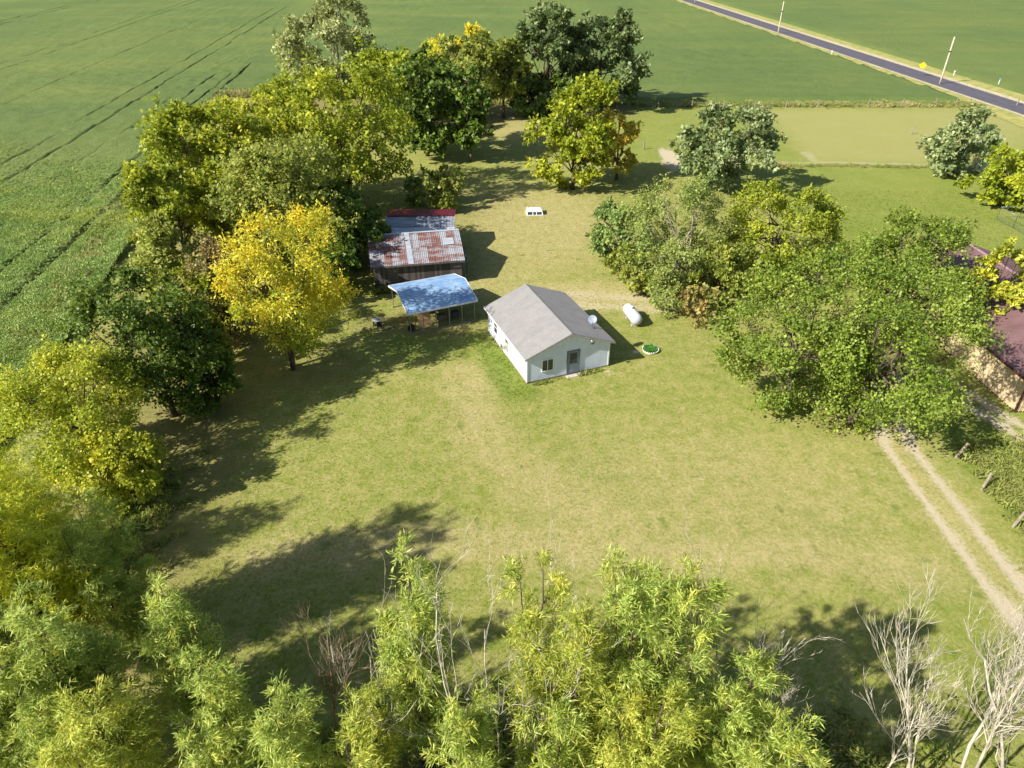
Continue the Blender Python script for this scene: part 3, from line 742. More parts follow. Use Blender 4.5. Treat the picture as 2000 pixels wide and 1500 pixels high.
# near willows
W_ = WILLOW
willow("big pale yellow green willow at the left edge below the yellow bush", W_['sunny'], (145, 1300), 866, 175, 60, stems=9, dens=1.0, cx=130)
willow("smaller shaded willow on the right flank of the big left willow", W_['green'], (290, 1290), 985, 62, 61, stems=4, dens=1.0)
willow("sunlit yellow willow at the left edge behind the big pale one", W_['sunny'], (45, 1150), 885, 105, 59, stems=6, dens=1.0)
willow("wide willow filling the lower left corner", W_['green'], (70, 1530), 1185, 130, 62, stems=8)
willow("willow with wind swept tips in the lower left, next to the corner one", W_['green'], (240, 1520), 1180, 95, 63, stems=6)
willow("slim pointed willow standing apart in the left shadow", W_['green'], (438, 1450), 1142, 64, 64, stems=4, dens=1.0)
willow("small willow right of the slim pointed one at the bottom edge", W_['green'], (495, 1570), 1300, 68, 65, stems=4)
willow("willow at the bottom edge under the two lower left ones", W_['yellow'], (300, 1620), 1370, 110, 66, stems=5, dens=.9)
willow("tallest slim willow of the middle with grey green top", W_['green'], (838, 1500), 1078, 66, 67, stems=5, dens=.9)
willow("low yellowish willow left of the tallest middle one", W_['yellow'], (735, 1600), 1385, 80, 68, stems=4, dens=.9)
willow("slim bright willow beside the bare twigs right of the tallest", W_['yellow'], (1040, 1520), 1098, 62, 69, stems=4, dens=.85)
willow("middle willow with pale tips, left of the twin tops", W_['green'], (1178, 1530), 1112, 62, 70, stems=4, dens=.85)
willow("willow with twin pale tops at the right of the middle row", W_['green'], (1268, 1530), 1120, 58, 71, stems=4, dens=.9)
willow("bushy low willow at the right end of the middle row", W_['green'], (1378, 1580), 1310, 78, 72, stems=5)
willow("low willow at the bottom edge beneath the twin tops", W_['yellow'], (1230, 1640), 1380, 110, 73, stems=6, dens=.9)
willow("low willow at the bottom edge beneath the slim bright one", W_['green'], (1075, 1640), 1400, 70, 74, stems=4, dens=.8)
willow("low shaded willow at the bottom edge under the brown leaning sapling", W_['green'], (610, 1640), 1405, 82, 75, stems=4, dens=.9)
willow("small willow filling the gap under the tall thin bare stem", W_['green'], (925, 1640), 1360, 60, 76, stems=4, dens=.9)
willow("small bright willow between the slim bright one and the pale tipped one", W_['yellow'], (1112, 1560), 1215, 50, 77, stems=3, dens=.9)
willow("rightmost low willow touching the bottom edge below the small bent bare tree", W_['green'], (1445, 1660), 1420, 62, 78, stems=4, dens=.9)
# bare trees
dead_tree("largest bleached bare tree with upswept branches in the lower right corner", (1862, 1570), (1930, 1290), 80, .9, stems=3, twig=1.3, r0=.095)
dead_tree("bare tree with curved branches left of the largest bleached one", (1765, 1570), (1835, 1325), 81, .85, stems=3, twig=1.1, r0=.06)
dead_tree("bare bleached tree cut by the right edge of the picture", (1960, 1590), (2010, 1345), 82, 1.0, stems=2, twig=1.2, r0=.09)
dead_tree("short bare snag left of the curved bare tree", (1705, 1560), (1738, 1385), 83, .9, twig=.6, r0=.05)
dead_tree("small bent bare tree at the right end of the willows", (1478, 1560), (1508, 1335), 84, 1.0, twig=1.2, r0=.05)
dead_tree("thin bare snag right of the small bent bare tree", (1505, 1580), (1528, 1385), 85, .6, twig=.4, r0=.05)
dead_tree("bare twigs rising above the bushy low willow", (1395, 1480), (1425, 1190), 86, .9, stems=3, twig=.6, r0=.05)
dead_tree("bare forked twig between the twin tops and the bushy low willow", (1310, 1450), (1330, 1255), 87, .8, twig=.6, r0=.04)
dead_tree("tall thin bare stem right of the tallest middle willow", (925, 1580), (922, 1135), 88, .55, twig=.8, r0=.05)
dead_tree("forked bare tree between the tallest and the slim bright willow", (972, 1590), (1000, 1262), 89, .9, stems=2, twig=.8, r0=.05)
dead_tree("bare twigs poking above the slim bright willow's right side", (1058, 1450), (1066, 1130), 90, .7, twig=.5, r0=.05)
dead_tree("three bare upright stems left of the tallest middle willow", (738, 1500), (722, 1262), 91, .5, stems=3, twig=.45, r0=.05)
dead_tree("brown bare sapling leaning left in the shaded gap", (668, 1480), (610, 1240), 92, .9, 'dead_brown', twig=1.1, r0=.05)
dead_tree("grey bare sapling right of the brown leaning one", (680, 1440), (655, 1270), 93, .9, 'dead', twig=.9, r0=.04)
print("tree triangles", TRI[0])

# ------------------------------------------------------------------ building materials
M['siding'] = plain("white_siding", S(214,222,240), S(196,204,222), 1.6, .5, spec=.3, stretch=(1, 1, .6), lo=.4, hi=.8)
M['trim'] = plain("white_trim", S(232,232,232), S(216,216,214), 3, .5)
M['fascia'] = plain("grey_fascia", S(176,172,168), S(150,146,142), 3, .6)
M['footing'] = plain("tan_footing", S(150,128,100), S(118,100,78), 3, .9)
M['glass'] = plain("window_glass", S(42,50,54), S(58,66,66), 1.5, .12, spec=.6)
M['screen'] = plain("bug_screen", S(70,76,74), S(54,58,58), 2, .6)
M['door'] = plain("grey_door", S(128,138,150), S(104,114,128), 2.5, .5)
M['doorframe'] = plain("blue_grey_frame", S(104,118,132), S(88,100,114), 3, .5)
M['metal'] = plain("galvanised_pipe", S(170,174,176), S(140,144,148), 4, .45, .7)
M['darkmetal'] = plain("dark_fitting", S(56,56,58), S(40,40,42), 5, .6)
M['black'] = plain("black_rubber", S(28,28,28), S(20,20,20), 6, .8)
M['concrete'] = plain("pale_concrete", S(190,184,170), S(160,152,138), 4, .9, bmp=.3)
def shingle_mat():
    m, t, b, o = newmat("grey_shingle")
    tc = N(t, "ShaderNodeTexCoord").outputs['Object']
    n = noise(t, tc, 1.1, 5, .65); n2 = noise(t, tc, 9, 3, .7, (1, 3, 1)); n3 = noise(t, tc, .9, 3, .5, (.15, 2.5, 1))
    c = mixc(t, ramp(t, n, [(.3, 0.0), (.7, 1.0)]), S(152,149,146), S(138,135,133))
    c = mixc(t, math_(t, 'MULTIPLY', ramp(t, n2, [(.4, 0.0), (.65, 1.0)]), .6), c, S(114,112,110))
    c = mixc(t, math_(t, 'MULTIPLY', ramp(t, n3, [(.52, 0.0), (.7, 1.0)]), .3), c, S(122,119,117))
    t.links.new(c, b.inputs['Base Color']); b.inputs['Roughness'].default_value = .95; b.inputs['Specular IOR Level'].default_value = .15
    bump(t, b, n2, .4, .02); return m
M['shingle'] = shingle_mat()

# ------------------------------------------------------------------ white house
W, L, EV, RG = 7.1, 8.75, 2.46, 3.86
house = empty("white_house", (HA[0], HA[1], 0), HAZ)
tag(house, "small white clapboard house with grey shingle gable roof on the lawn", "house")
slope = (RG-EV)/(W/2)
def top_at(u): return EV+slope*(W/2-abs(u-W/2))
def clap_flat(length, z0, z1, axis_fn, gable=False, pitch=.165):
    mb = MB(); z = z0
    while z < z1-.01:
        zt = min(z+pitch, z1); a0, a1, c0, c1 = 0, length, 0, length
        if gable:
            def span(zz):
                if zz <= EV: return 0, length
                k = (zz-EV)/slope; return k, length-k
            a0, a1 = span(z); c0, c1 = span(zt)
            if a1-a0 < .02: break
            if c1 < c0: c0 = c1 = length/2
        mb.add([axis_fn(a0, .012, z), axis_fn(a1, .012, z), axis_fn(c1, .003, zt), axis_fn(c0, .003, zt), axis_fn(a0, .0, z), axis_fn(a1, .0, z)],
               [(0, 1, 2, 3), (4, 5, 1, 0)])
        z += pitch
    return mb
clap_flat(W, .18, RG, lambda a, o_, z: (a, -o_, z), True).build("front_wall", M['siding'], house)
clap_flat(W, .18, RG, lambda a, o_, z: (W-a, L+o_, z), True).build("back_wall", M['siding'], house)
clap_flat(L, .18, EV, lambda a, o_, z: (-o_, L-a, z)).build("west_wall", M['siding'], house)
clap_flat(L, .18, EV, lambda a, o_, z: (W+o_, a, z)).build("east_wall", M['siding'], house)
MB().box(.01, W-.01, .01, L-.01, -.1, EV-.02).build("wall_core", M['siding'], house)
MB().box(-.012, W+.012, -.012, L+.012, -.15, .175).build("foundation", M['footing'], house)
for (cx, cy) in ((0, 0), (W, 0), (0, L), (W, L)):
    sx = -1 if cx == 0 else 1; sy = -1 if cy == 0 else 1
    x0, x1 = sorted((cx+sx*.04, cx-sx*.07)); y0, y1 = sorted((cy+sy*.04, cy-sy*.07))
    MB().box(x0, x1, y0, y1, .176, EV-.01).build("corner_trim", M['trim'], house)
OE, OR = .32, .33          # eave and rake overhang
def roof_side(sgn):
    """shingle courses stepping up the slope"""
    mb = MB(); n = 26; run = W/2+OE
    for i in range(n):
        a0, a1 = i/n, (i+1)/n
        for (q0, q1) in ((a0, a1),):
            d0, d1 = run*(1-q0), run*(1-q1)
            z0 = RG+.10-slope*d0; z1 = RG+.10-slope*d1
            u0, u1 = W/2+sgn*d0, W/2+sgn*d1
            f = [(0, 1, 2, 3), (4, 5, 1, 0)] if sgn < 0 else [(3, 2, 1, 0), (0, 1, 5, 4)]
            y0, y1 = L+OR, -OR
            mb.add([(u0, y0, z0+.016), (u0, y1, z0+.016), (u1, y1, z1), (u1, y0, z1), (u0, y0, z0-.004), (u0, y1, z0-.004)], f)
    return mb
rr_ = roof_side(-1).build("roof", M['shingle'], house)
roof_side(1).build("roof", M['shingle'], house)
rg = MB()
for i in range(32):
    y0 = -OR+(L+2*OR)*i/32; y1 = y0+(L+2*OR)/32+.03
    h0, h1 = RG+.128, RG+.118
    rg.add([(W/2-.15, y0, h0-.05), (W/2, y0, h0), (W/2+.15, y0, h0-.05), (W/2-.15, y1, h1-.05), (W/2, y1, h1), (W/2+.15, y1, h1-.05)], [(0, 1, 4, 3), (1, 2, 5, 4)])
rg.build("ridge_cap", M['shingle'], rr_)
def slab(u_a, u_b, za, zb, y0, y1, th, name, mat):
    return MB().add([(u_a, y0, za), (u_b, y0, zb), (u_b, y1, zb), (u_a, y1, za), (u_a, y0, za-th), (u_b, y0, zb-th), (u_b, y1, zb-th), (u_a, y1, za-th)],
                    [(0,1,2,3), (7,6,5,4), (0,4,5,1), (1,5,6,2), (2,6,7,3), (3,7,4,0)]).build(name, mat, house)
zE = RG+.085-slope*(W/2+OE)
slab(-OE+.01, W/2, zE, RG+.08, -OR+.012, L+OR-.012, .05, "soffit", M['trim'])
slab(W/2, W+OE-.01, RG+.08, zE, -OR+.012, L+OR-.012, .05, "soffit", M['trim'])
for y0, y1 in ((-OR, -OR+.011), (L+OR-.011, L+OR)):
    slab(-OE, W/2, zE-.004, RG+.075, y0, y1, .14, "rake_board", M['fascia']); slab(W/2, W+OE, RG+.075, zE-.004, y0, y1, .14, "rake_board", M['fascia'])
for x0 in (-OE, W+OE-.011): MB().box(x0, x0+.011, -OR+.012, L+OR-.012, zE-.13, zE-.012).build("eave_board", M['trim'], house)

def window(u0, u1, z0, z1, face, name="window", split='v', pane=None):
    """face: fn(a, out, z); sits on the wall face"""
    fr = MB(); wd = .075
    def bx(a0, a1, b0, b1, o0, o1, mb):
        p = [face(a0, o0, b0), face(a1, o0, b0), face(a1, o1, b0), face(a0, o1, b0), face(a0, o0, b1), face(a1, o0, b1), face(a1, o1, b1), face(a0, o1, b1)]
        mb.add(p, [(0,1,2,3), (7,6,5,4), (0,4,5,1), (1,5,6,2), (2,6,7,3), (3,7,4,0)])
    bx(u0-wd, u1+wd, z1, z1+wd, .0, .055, fr); bx(u0-wd, u1+wd, z0-wd, z0, .0, .07, fr)
    bx(u0-wd, u0, z0, z1, .0, .054, fr); bx(u1, u1+wd, z0, z1, .0, .054, fr)
    o_ = fr.build(name, M['trim'], house)
    mb = MB(); um = (u0+u1)/2; zm = (z0+z1)/2
    if split == 'v': bx(um-.025, um+.025, z0, z1, .0, .046, mb)
    else: bx(u0, u1, zm-.025, zm+.025, .0, .046, mb)
    mb.build("mullion", M['trim'], o_)
    for k in range(2):
        mb = MB()
        if split == 'v': bx(u0 if k == 0 else um+.025, um-.025 if k == 0 else u1, z0, z1, .0, .032, mb)
        else: bx(u0, u1, z0 if k == 0 else zm+.025, zm-.025 if k == 0 else z1, .0, .032, mb)
        mb.build("pane", (pane or M['glass']), o_)
    return o_
front = lambda a, o_, z: (a, -.004-o_, z)
west = lambda a, o_, z: (-.004-o_, a, z)
window(1.28, 2.16, .92, 1.88, front)
window(6.55, 7.25, .95, 2.05, west, split='h')
window(3.95, 4.6, .98, 1.72, west, split='h')
# door with upper glass, storm frame slightly proud
dr_ = MB(); 
for (a0, a1, b0, b1) in ((3.36, 3.44, .17, 2.17), (4.40, 4.48, .17, 2.17), (3.36, 4.48, 2.17, 2.26)): dr_.box(a0, a1, -.07, -.005, b0, b1)
dro = dr_.build("door_frame", M['doorframe'], house)
dd_ = MB().box(3.442, 4.398, -.05, -.008, .19, 2.165).build("door", M['door'], house)
MB().box(3.62, 4.22, -.062, -.05, 1.08, 2.02).build("pane", M['screen'], dd_)
for z in (1.38, 1.70): MB().box(3.62, 4.22, -.068, -.0625, z, z+.02).build("glazing_bar", M['doorframe'], dd_)
MB().box(3.92, 3.945, -.068, -.0625, 1.08, 1.379).build("glazing_bar", M['doorframe'], dd_)
MB().box(4.28, 4.34, -.10, -.05, .98, 1.05, .01).build("handle", M['darkmetal'], dd_)
MB().box(3.3, 4.55, -.5, -.075, -.1, .10, .02).build("door_step", M['concrete'], house)
MB().box(W/2-.28, W/2+.02, -.07, -.005, 3.28, 3.52, .01).build("gable_vent", M['trim'], house)
lp = MB().tube([(5.25, -.03, 2.92), (5.25, -.42, 3.02), (5.25, -.46, 2.9)], .028, 8).box(5.18, 5.32, -.05, -.005, 2.55, 3.0).build("lamp_bracket", M['trim'], house)
MB().lathe([(.02, .02), (.10, -.02), (.13, -.10), (.10, -.12), (0.001, -.12)], 12, 'z', (5.25, -.46, 2.9)).build("lamp_head", M['darkmetal'], lp)
MB().box(W-1.55, W-1.38, -.08, -.005, 2.50, 2.62).build("junction_box", M['fascia'], house)

ac = empty("window_air_conditioner", (*hl(-.03, 4.28), 1.0), HAZ)
tag(ac, "boxy window air conditioner sticking out of the white west wall", "air conditioner")
MB().box(-.46, 0, -.32, .32, .0, .40, .02).build("case", plain("aged_cream_metal", S(206,202,188), S(178,172,156), 4, .5), ac)
for k in range(7): MB().box(-.472, -.4605, -.26, .26, .05+k*.046, .07+k*.046).build("louvre", M['darkmetal'], ac)
MB().tube([(-.40, -.2, .0), (-.03, -.2, -.32)], .015, 6).build("bracket", M['metal'], ac)
MB().tube([(-.40, .2, .0), (-.03, .2, -.32)], .015, 6).build("bracket", M['metal'], ac)

# satellite dish on the east slope near the front eave
du_, dv_ = 6.35, 1.75
dz = RG+.10-slope*(du_-W/2)
dish = empty("satellite_dish", (*hl(du_, dv_), dz), 0)
tag(dish, "grey satellite dish on a tripod mast near the roof's east eave", "satellite dish")
M['dish'] = plain("dish_grey", S(150,158,172), S(134,142,156), 3, .5)
MB().box(-.12, .12, -.12, .12, -.03, .05).build("foot", M['metal'], dish)
MB().tube([(0, 0, 0), (0, 0, .55), (0, -.08, .72)], .026, 8).build("mast", M['metal'], dish)
MB().tube([(.3, .25, -.12), (0, 0, .42)], .014, 6).build("strut", M['metal'], dish)
MB().tube([(-.3, .25, .08), (0, 0, .42)], .014, 6).build("strut", M['metal'], dish)
rf = MB()
prof = [(0.001, 0), (.10, .007), (.20, .026), (.28, .052), (.34, .078), (.35, .073), (.28, .04), (.20, .012), (.10, -.008), (.001, -.014)]
rf.lathe(prof, 28, 'z')
ro = rf.build("reflector", M['dish'], dish, (0, -.1, .80), (R(52), 0, R(-8)))
MB().tube([(0, -.34, .06), (0, -.26, .34)], .014, 6).box(-.04, .04, -.34, -.24, .34, .42, .01).build("feed_arm", M['metal'], ro)

# ------------------------------------------------------------------ old barn with rusty roof
def rust_mat():
    m, t, b, o = newmat("rusty_sheet")
    mp = N(t, "ShaderNodeMapping"); mp.inputs['Rotation'].default_value = (0, 0, -R(11)); t.links.new(N(t, "ShaderNodeNewGeometry").outputs['Position'], mp.inputs[0]); geo = mp.outputs[0]; oi = N(t, "ShaderNodeObjectInfo").outputs['Random']
    off = N(t, "ShaderNodeVectorMath", operation='ADD'); cb = N(t, "ShaderNodeCombineXYZ")
    t.links.new(math_(t, 'MULTIPLY', oi, .35), cb.inputs[0]); t.links.new(math_(t, 'MULTIPLY', oi, .12), cb.inputs[1])
    t.links.new(geo, off.inputs[0]); t.links.new(cb.outputs[0], off.inputs[1]); v = off.outputs[0]
    n1 = noise(t, v, .8, 5, .68, (.55, 2.2, 1)); n2 = noise(t, v, 3.2, 5, .75, (.45, 2.6, 1)); n3 = noise(t, v, 14, 3, .7)
    base = mixc(t, n3, S(128,132,140), S(168,170,174))
    k = math_(t, 'ADD', math_(t, 'MULTIPLY', n1, .6), math_(t, 'MULTIPLY', n2, .4))
    k = math_(t, 'ADD', k, math_(t, 'MULTIPLY', math_(t, 'SUBTRACT', oi, .5), .13))
    c = mixc(t, ramp(t, k, [(.43, 0.0), (.55, 1.0)]), base, mixc(t, n2, S(100,60,54), S(132,92,78)))
    c = mixc(t, ramp(t, k, [(.60, 0.0), (.68, 1.0)]), c, S(80,44,42))
    t.links.new(c, b.inputs['Base Color']); b.inputs['Roughness'].default_value = .6; b.inputs['Metallic'].default_value = .15
    return m
M['rust'] = rust_mat()
M['tin'] = plain("dull_tin", S(160,166,174), S(112,116,124), .9, .5, .3, stretch=(.5, 2.5, 1))
M['tin_pale'] = plain("pale_tin", S(196,200,206), S(160,166,174), 1.2, .45, .3, stretch=(.5, 2.0, 1))
M['plank'] = plain("weathered_plank", S(112,104,100), S(72,66,64), 3.0, .9, stretch=(3, 3, .25), bmp=.5)
M['plank_dark'] = plain("weathered_plank_dark", S(84,78,76), S(54,50,48), 3.0, .9, stretch=(3, 3, .25), bmp=.5)
M['redroof'] = plain("red_metal", S(104,28,38), S(84,24,32), 2, .45, .1)
def corrugated(w, d, n, amp=.018):
    """sheet in xy, ribs run along y"""
    vx = np.linspace(0, w, n*4+1); mb = MB(); v = []
    for x in vx:
        z = amp*math.cos(2*math.pi*n*x/w); v += [(x, 0, z), (x, d, z)]
    mb.add(v, [(2*i, 2*i+2, 2*i+3, 2*i+1) for i in range(len(vx)-1)], True)
    v2 = [(x, y, z-.006) for x, y, z in v]
    mb.add(v2, [(2*i+1, 2*i+3, 2*i+2, 2*i) for i in range(len(vx)-1)], True)
    return mb
BAZ = R(11)
BW, BD, BE, BR_ = 8.6, 7.4, 2.65, 4.15
ba_ = G(722, 524, 2.65)
barn = empty("old_barn", (ba_.x+.15, ba_.y+.75, 0), BAZ)
tag(barn, "weathered grey plank barn with patchy rusty metal roof", "barn")
rng = random.Random(4)
pm = [MB().box(0, .205, -.022, 0, .02, BE-.04).mesh("plank", M[k]) for k in ('plank', 'plank_dark')]
for i in range(int(BW/.22)):
    obj("plank", pm[rng.random() < .4], barn, (i*.22+.01+rng.uniform(-.005, .005), -.001-rng.random()*.012, rng.uniform(-.03, .03)))
for i in range(int(BD/.22)):
    obj("plank", pm[rng.random() < .4], barn, (BW+.001+rng.random()*.012, i*.22+.01, rng.uniform(-.03, .03)), (0, 0, R(90)))
MB().box(.02, BW-.02, .02, BD-.02, -.05, BE-.05).build("barn_frame", M['plank_dark'], barn)
bs = (BR_-BE)/(BD/2)
for x in (.0, BW-.03):
    MB().add([(x, 0, BE-.04), (x, BD, BE-.04), (x, BD/2, BR_-.06), (x+.03, 0, BE-.04), (x+.03, BD, BE-.04), (x+.03, BD/2, BR_-.06)], [(0, 2, 1), (3, 4, 5), (0, 3, 5, 2), (2, 5, 4, 1), (1, 4, 3, 0)]).build("gable_boards", M['plank'], barn)
ang = math.atan(bs); slen = (BD/2+.35)/math.cos(ang)
NS = 13; sw = (BW+.5)/NS; shl = slen/2+.06
sm_ = corrugated(sw+.05, shl, 4).mesh("roof_sheet", M['rust'])
for r_ in range(2):
    for i in range(NS):
        y0 = -.35+r_*(slen/2)*math.cos(ang); z0 = BE-.35*bs+.06+r_*(slen/2)*math.sin(ang)+r_*.018+(i % 2)*.012
        so_ = obj("roof_sheet", sm_, barn, (-.25+i*sw+rng.uniform(-.02, .02), y0+rng.uniform(-.04, .04), z0), (ang, 0, rng.uniform(-.012, .012)))
cs = corrugated(BW+.5, slen, 26).build("rear_roof", M['tin'], barn, (BW+.25, BD+.35, BE-.35*bs+.05), (ang, 0, math.pi))
MB().box(-.25, BW+.25, -.375, -.34, BE-.35*bs-.12, BE-.35*bs+.04).build("eave_board", M['plank'], barn)
MB().add([(-.25, BD/2-.16, BR_+.05), (BW+.25, BD/2-.16, BR_+.05), (BW+.25, BD/2, BR_+.12), (-.25, BD/2, BR_+.12), (BW+.25, BD/2+.16, BR_+.05), (-.25, BD/2+.16, BR_+.05)], [(0, 1, 2, 3), (3, 2, 4, 5)]).build("ridge_cap", M['tin_pale'], barn)
# flat tin strip laid down the slope
st = MB().box(0, .5, 0, slen, 0, .012).build("tin_patch", M['tin_pale'], barn, (BW*.40, -.36, BE-.35*bs+.105), (ang, 0, R(1.5)))
MB().box(0, 1.1, 0, .9, 0, .012).build("tin_patch", M['tin_pale'], barn, (BW*.82, 1.75, BE+1.75*bs+.115), (ang, 0, R(1)))
# small shelf hanging on the east side
shf = empty("wall_shelf", (*(ba_.xy+Vector((math.cos(BAZ), math.sin(BAZ)))*(BW+.35)+Vector((-math.sin(BAZ), math.cos(BAZ)))*2.6), 1.4), BAZ)
tag(shf, "small grey box shelf on the east side of the old barn", "shelf")
MB().box(0, .8, 0, .55, 0, .05).box(0, .8, 0, .55, .55, .6).box(0, .05, 0, .55, .05, .55).box(.75, .8, 0, .55, .05, .55).build("box", M['tin'], shf)
MB().tube([(.1, .27, 0), (.1, .27, -1.4)], .04, 6).build("leg", M['plank'], shf); MB().tube([(.7, .27, 0), (.7, .27, -1.4)], .04, 6).build("leg", M['plank'], shf)

# ------------------------------------------------------------------ rear shed: tin front slope, red back slope
ra_ = G(758, 447, 2.6)
shed = empty("rear_shed", (-13.6, 69.2, 0), R(1.5))
tag(shed, "low shed with dull tin front roof and red metal back roof behind the barn", "shed")
SW_ = 7.5
MB().box(.2, SW_-.2, .4, 5.0, -.05, 2.3).build("wall", M['plank'], shed)
def slope_sheet(name, x0, x1, y0, y1, z0, z1, ribs, mat):
    a = math.atan2(z1-z0, y1-y0); ln = math.hypot(y1-y0, z1-z0)
    return corrugated(x1-x0, ln, ribs).build(name, mat, shed, (x0, y0, z0), (a, 0, 0))
slope_sheet("lower_roof", 0, SW_, .1, 1.5, 2.45, 3.02, 24, M['tin_pale'])
slope_sheet("upper_roof", .03, SW_-.02, 1.42, 3.0, 3.06, 3.62, 24, M['tin'])
slope_sheet("red_roof", .22, SW_, 2.96, 5.4, 3.66, 3.52, 24, M['redroof'])
MB().box(.2, SW_, 2.9, 3.02, 3.62, 3.70).build("ridge_cap", M['redroof'], shed)
MB().add([(SW_-.2, .4, 2.3), (SW_-.2, 5, 2.3), (SW_-.2, 5, 3.4), (SW_-.2, 2.9, 3.5), (SW_-.2, .4, 2.45), (.2, .4, 2.3), (.2, 5, 2.3), (.2, 5, 3.4), (.2, 2.9, 3.5), (.2, .4, 2.45)], [(0,1,2,3,4), (9,8,7,6,5), (1,6,7,2)]).build("gable_boards", M['plank'], shed)

# ------------------------------------------------------------------ carport
KAZ = R(24.0); KW, KD, KE, KR = 6.0, 5.5, 2.15, 2.88
kp = G(803, 652)
car = empty("carport", (kp.x, kp.y, 0), KAZ)
tag(car, "open metal carport with light blue ribbed roof and thin posts", "carport")
M['blueroof'] = plain("light_blue_metal", S(158,184,208), S(116,152,192), .9, .38, .1, spec=.5)
ks = (KR-KE)/(KD/2); kang = math.atan(ks)
def kroof(y0, y1, z0, z1, name):
    n = 9; mb = MB(); L_ = y1-y0; xs_ = (-.22, KW+.22)
    prof = []
    for i in range(n):
        for f, h in ((0, 0), (.08, .03), (.16, .03), (.24, 0)):
            t_ = (i+f)/n; prof.append((y0+L_*t_, z0+(z1-z0)*t_+h))
    prof.append((y1, z1))
    v = [(x, y, z) for (y, z) in prof for x in xs_]
    flip = 1
    mb.add(v, [(2*i, 2*i+1, 2*i+3, 2*i+2) for i in range(len(prof)-1)])
    mb.add([(x, y, z-.012) for x, y, z in v], [(2*i+2, 2*i+3, 2*i+1, 2*i) for i in range(len(prof)-1)])
    return mb.build(name, M['blueroof'], car)
ro1 = kroof(-.3, KD/2, KE-.3*ks+.06, KR+.06, "roof"); ro2 = kroof(KD/2+.002, KD+.3, KR+.06, KE-.3*ks+.06, "roof")
MB().box(-.24, KW+.24, -.335, -.3, KE-.3*ks-.06, KE-.3*ks+.09).build("eave_trim", M['trim'], ro1)
MB().box(-.24, KW+.24, KD+.3, KD+.335, KE-.3*ks-.06, KE-.3*ks+.09).build("eave_trim", M['trim'], ro2)
for x in (-.255, KW+.22):
    for (y0, z0, y1, z1, rr0) in ((-.3, KE-.3*ks, KD/2, KR, ro1), (KD/2, KR, KD+.3, KE-.3*ks, ro2)):
        MB().add([(x, y0, z0-.05), (x+.035, y0, z0-.05), (x+.035, y1, z1-.05), (x, y1, z1-.05), (x, y0, z0+.1), (x+.035, y0, z0+.1), (x+.035, y1, z1+.1), (x, y1, z1+.1)],
                 [(3,2,1,0), (4,5,6,7), (0,1,5,4), (1,2,6,5), (2,3,7,6), (3,0,4,7)]).build("rake_trim", M['trim'], rr0)
pst = MB().box(-.03, .03, -.03, .03, .0, KE-.02).mesh("post", M['metal'])
for i in range(6):
    obj("post", pst, car, (KW*i/5, 0, .06)); obj("post", pst, car, (KW*i/5, KD, .06))
for y in (0, KD): MB().box(-.1, KW+.1, y-.04, y+.04, .0, .07).build("base_rail", M['metal'], car)
for i in range(6):
    x = KW*i/5
    MB().tube([(x, 0, KE+.04), (x, KD/2, KR+.02), (x, KD, KE+.04)], .028, 5).build("rafter", M['metal'], car)

def at_car(u, v): return (kp.x+u*math.cos(KAZ)-v*math.sin(KAZ), kp.y+u*math.sin(KAZ)+v*math.cos(KAZ))
ply = empty("plywood_sheet", (*at_car(1.55, .75), .02), KAZ+R(3)); tag(ply, "tan plywood sheet leaning inside the carport", "plywood")
MB().box(-.6, .6, 0, .02, 0, 1.3).build("board", plain("tan_plywood", S(190,156,110), S(164,130,88), 1.5, .7, stretch=(1, 1, 4)), ply, None, (R(-14), 0, 0))
MB().box(-.6, .6, -.02, .0, .6, .66).build("cleat", plain("tan_cleat", S(170,138,96), None, 3, .7), ply, None, (R(-14), 0, 0))
tyre = empty("tyre", (*at_car(.18, .42), .0), KAZ+R(20)); tag(tyre, "black tyre standing by the carport's front left post", "tyre")
MB().lathe([(.20, -.09), (.30, -.11), (.34, -.07), (.345, 0), (.34, .07), (.30, .11), (.20, .09), (.20, -.09)], 22, 'y', (0, 0, .345)).build("tread", M['black'], tyre)
MB().lathe([(.001, -.05), (.12, -.06), (.20, -.075), (.20, .075), (.12, .06), (.001, .05)], 16, 'y', (0, 0, .345)).build("rim", M['darkmetal'], tyre)
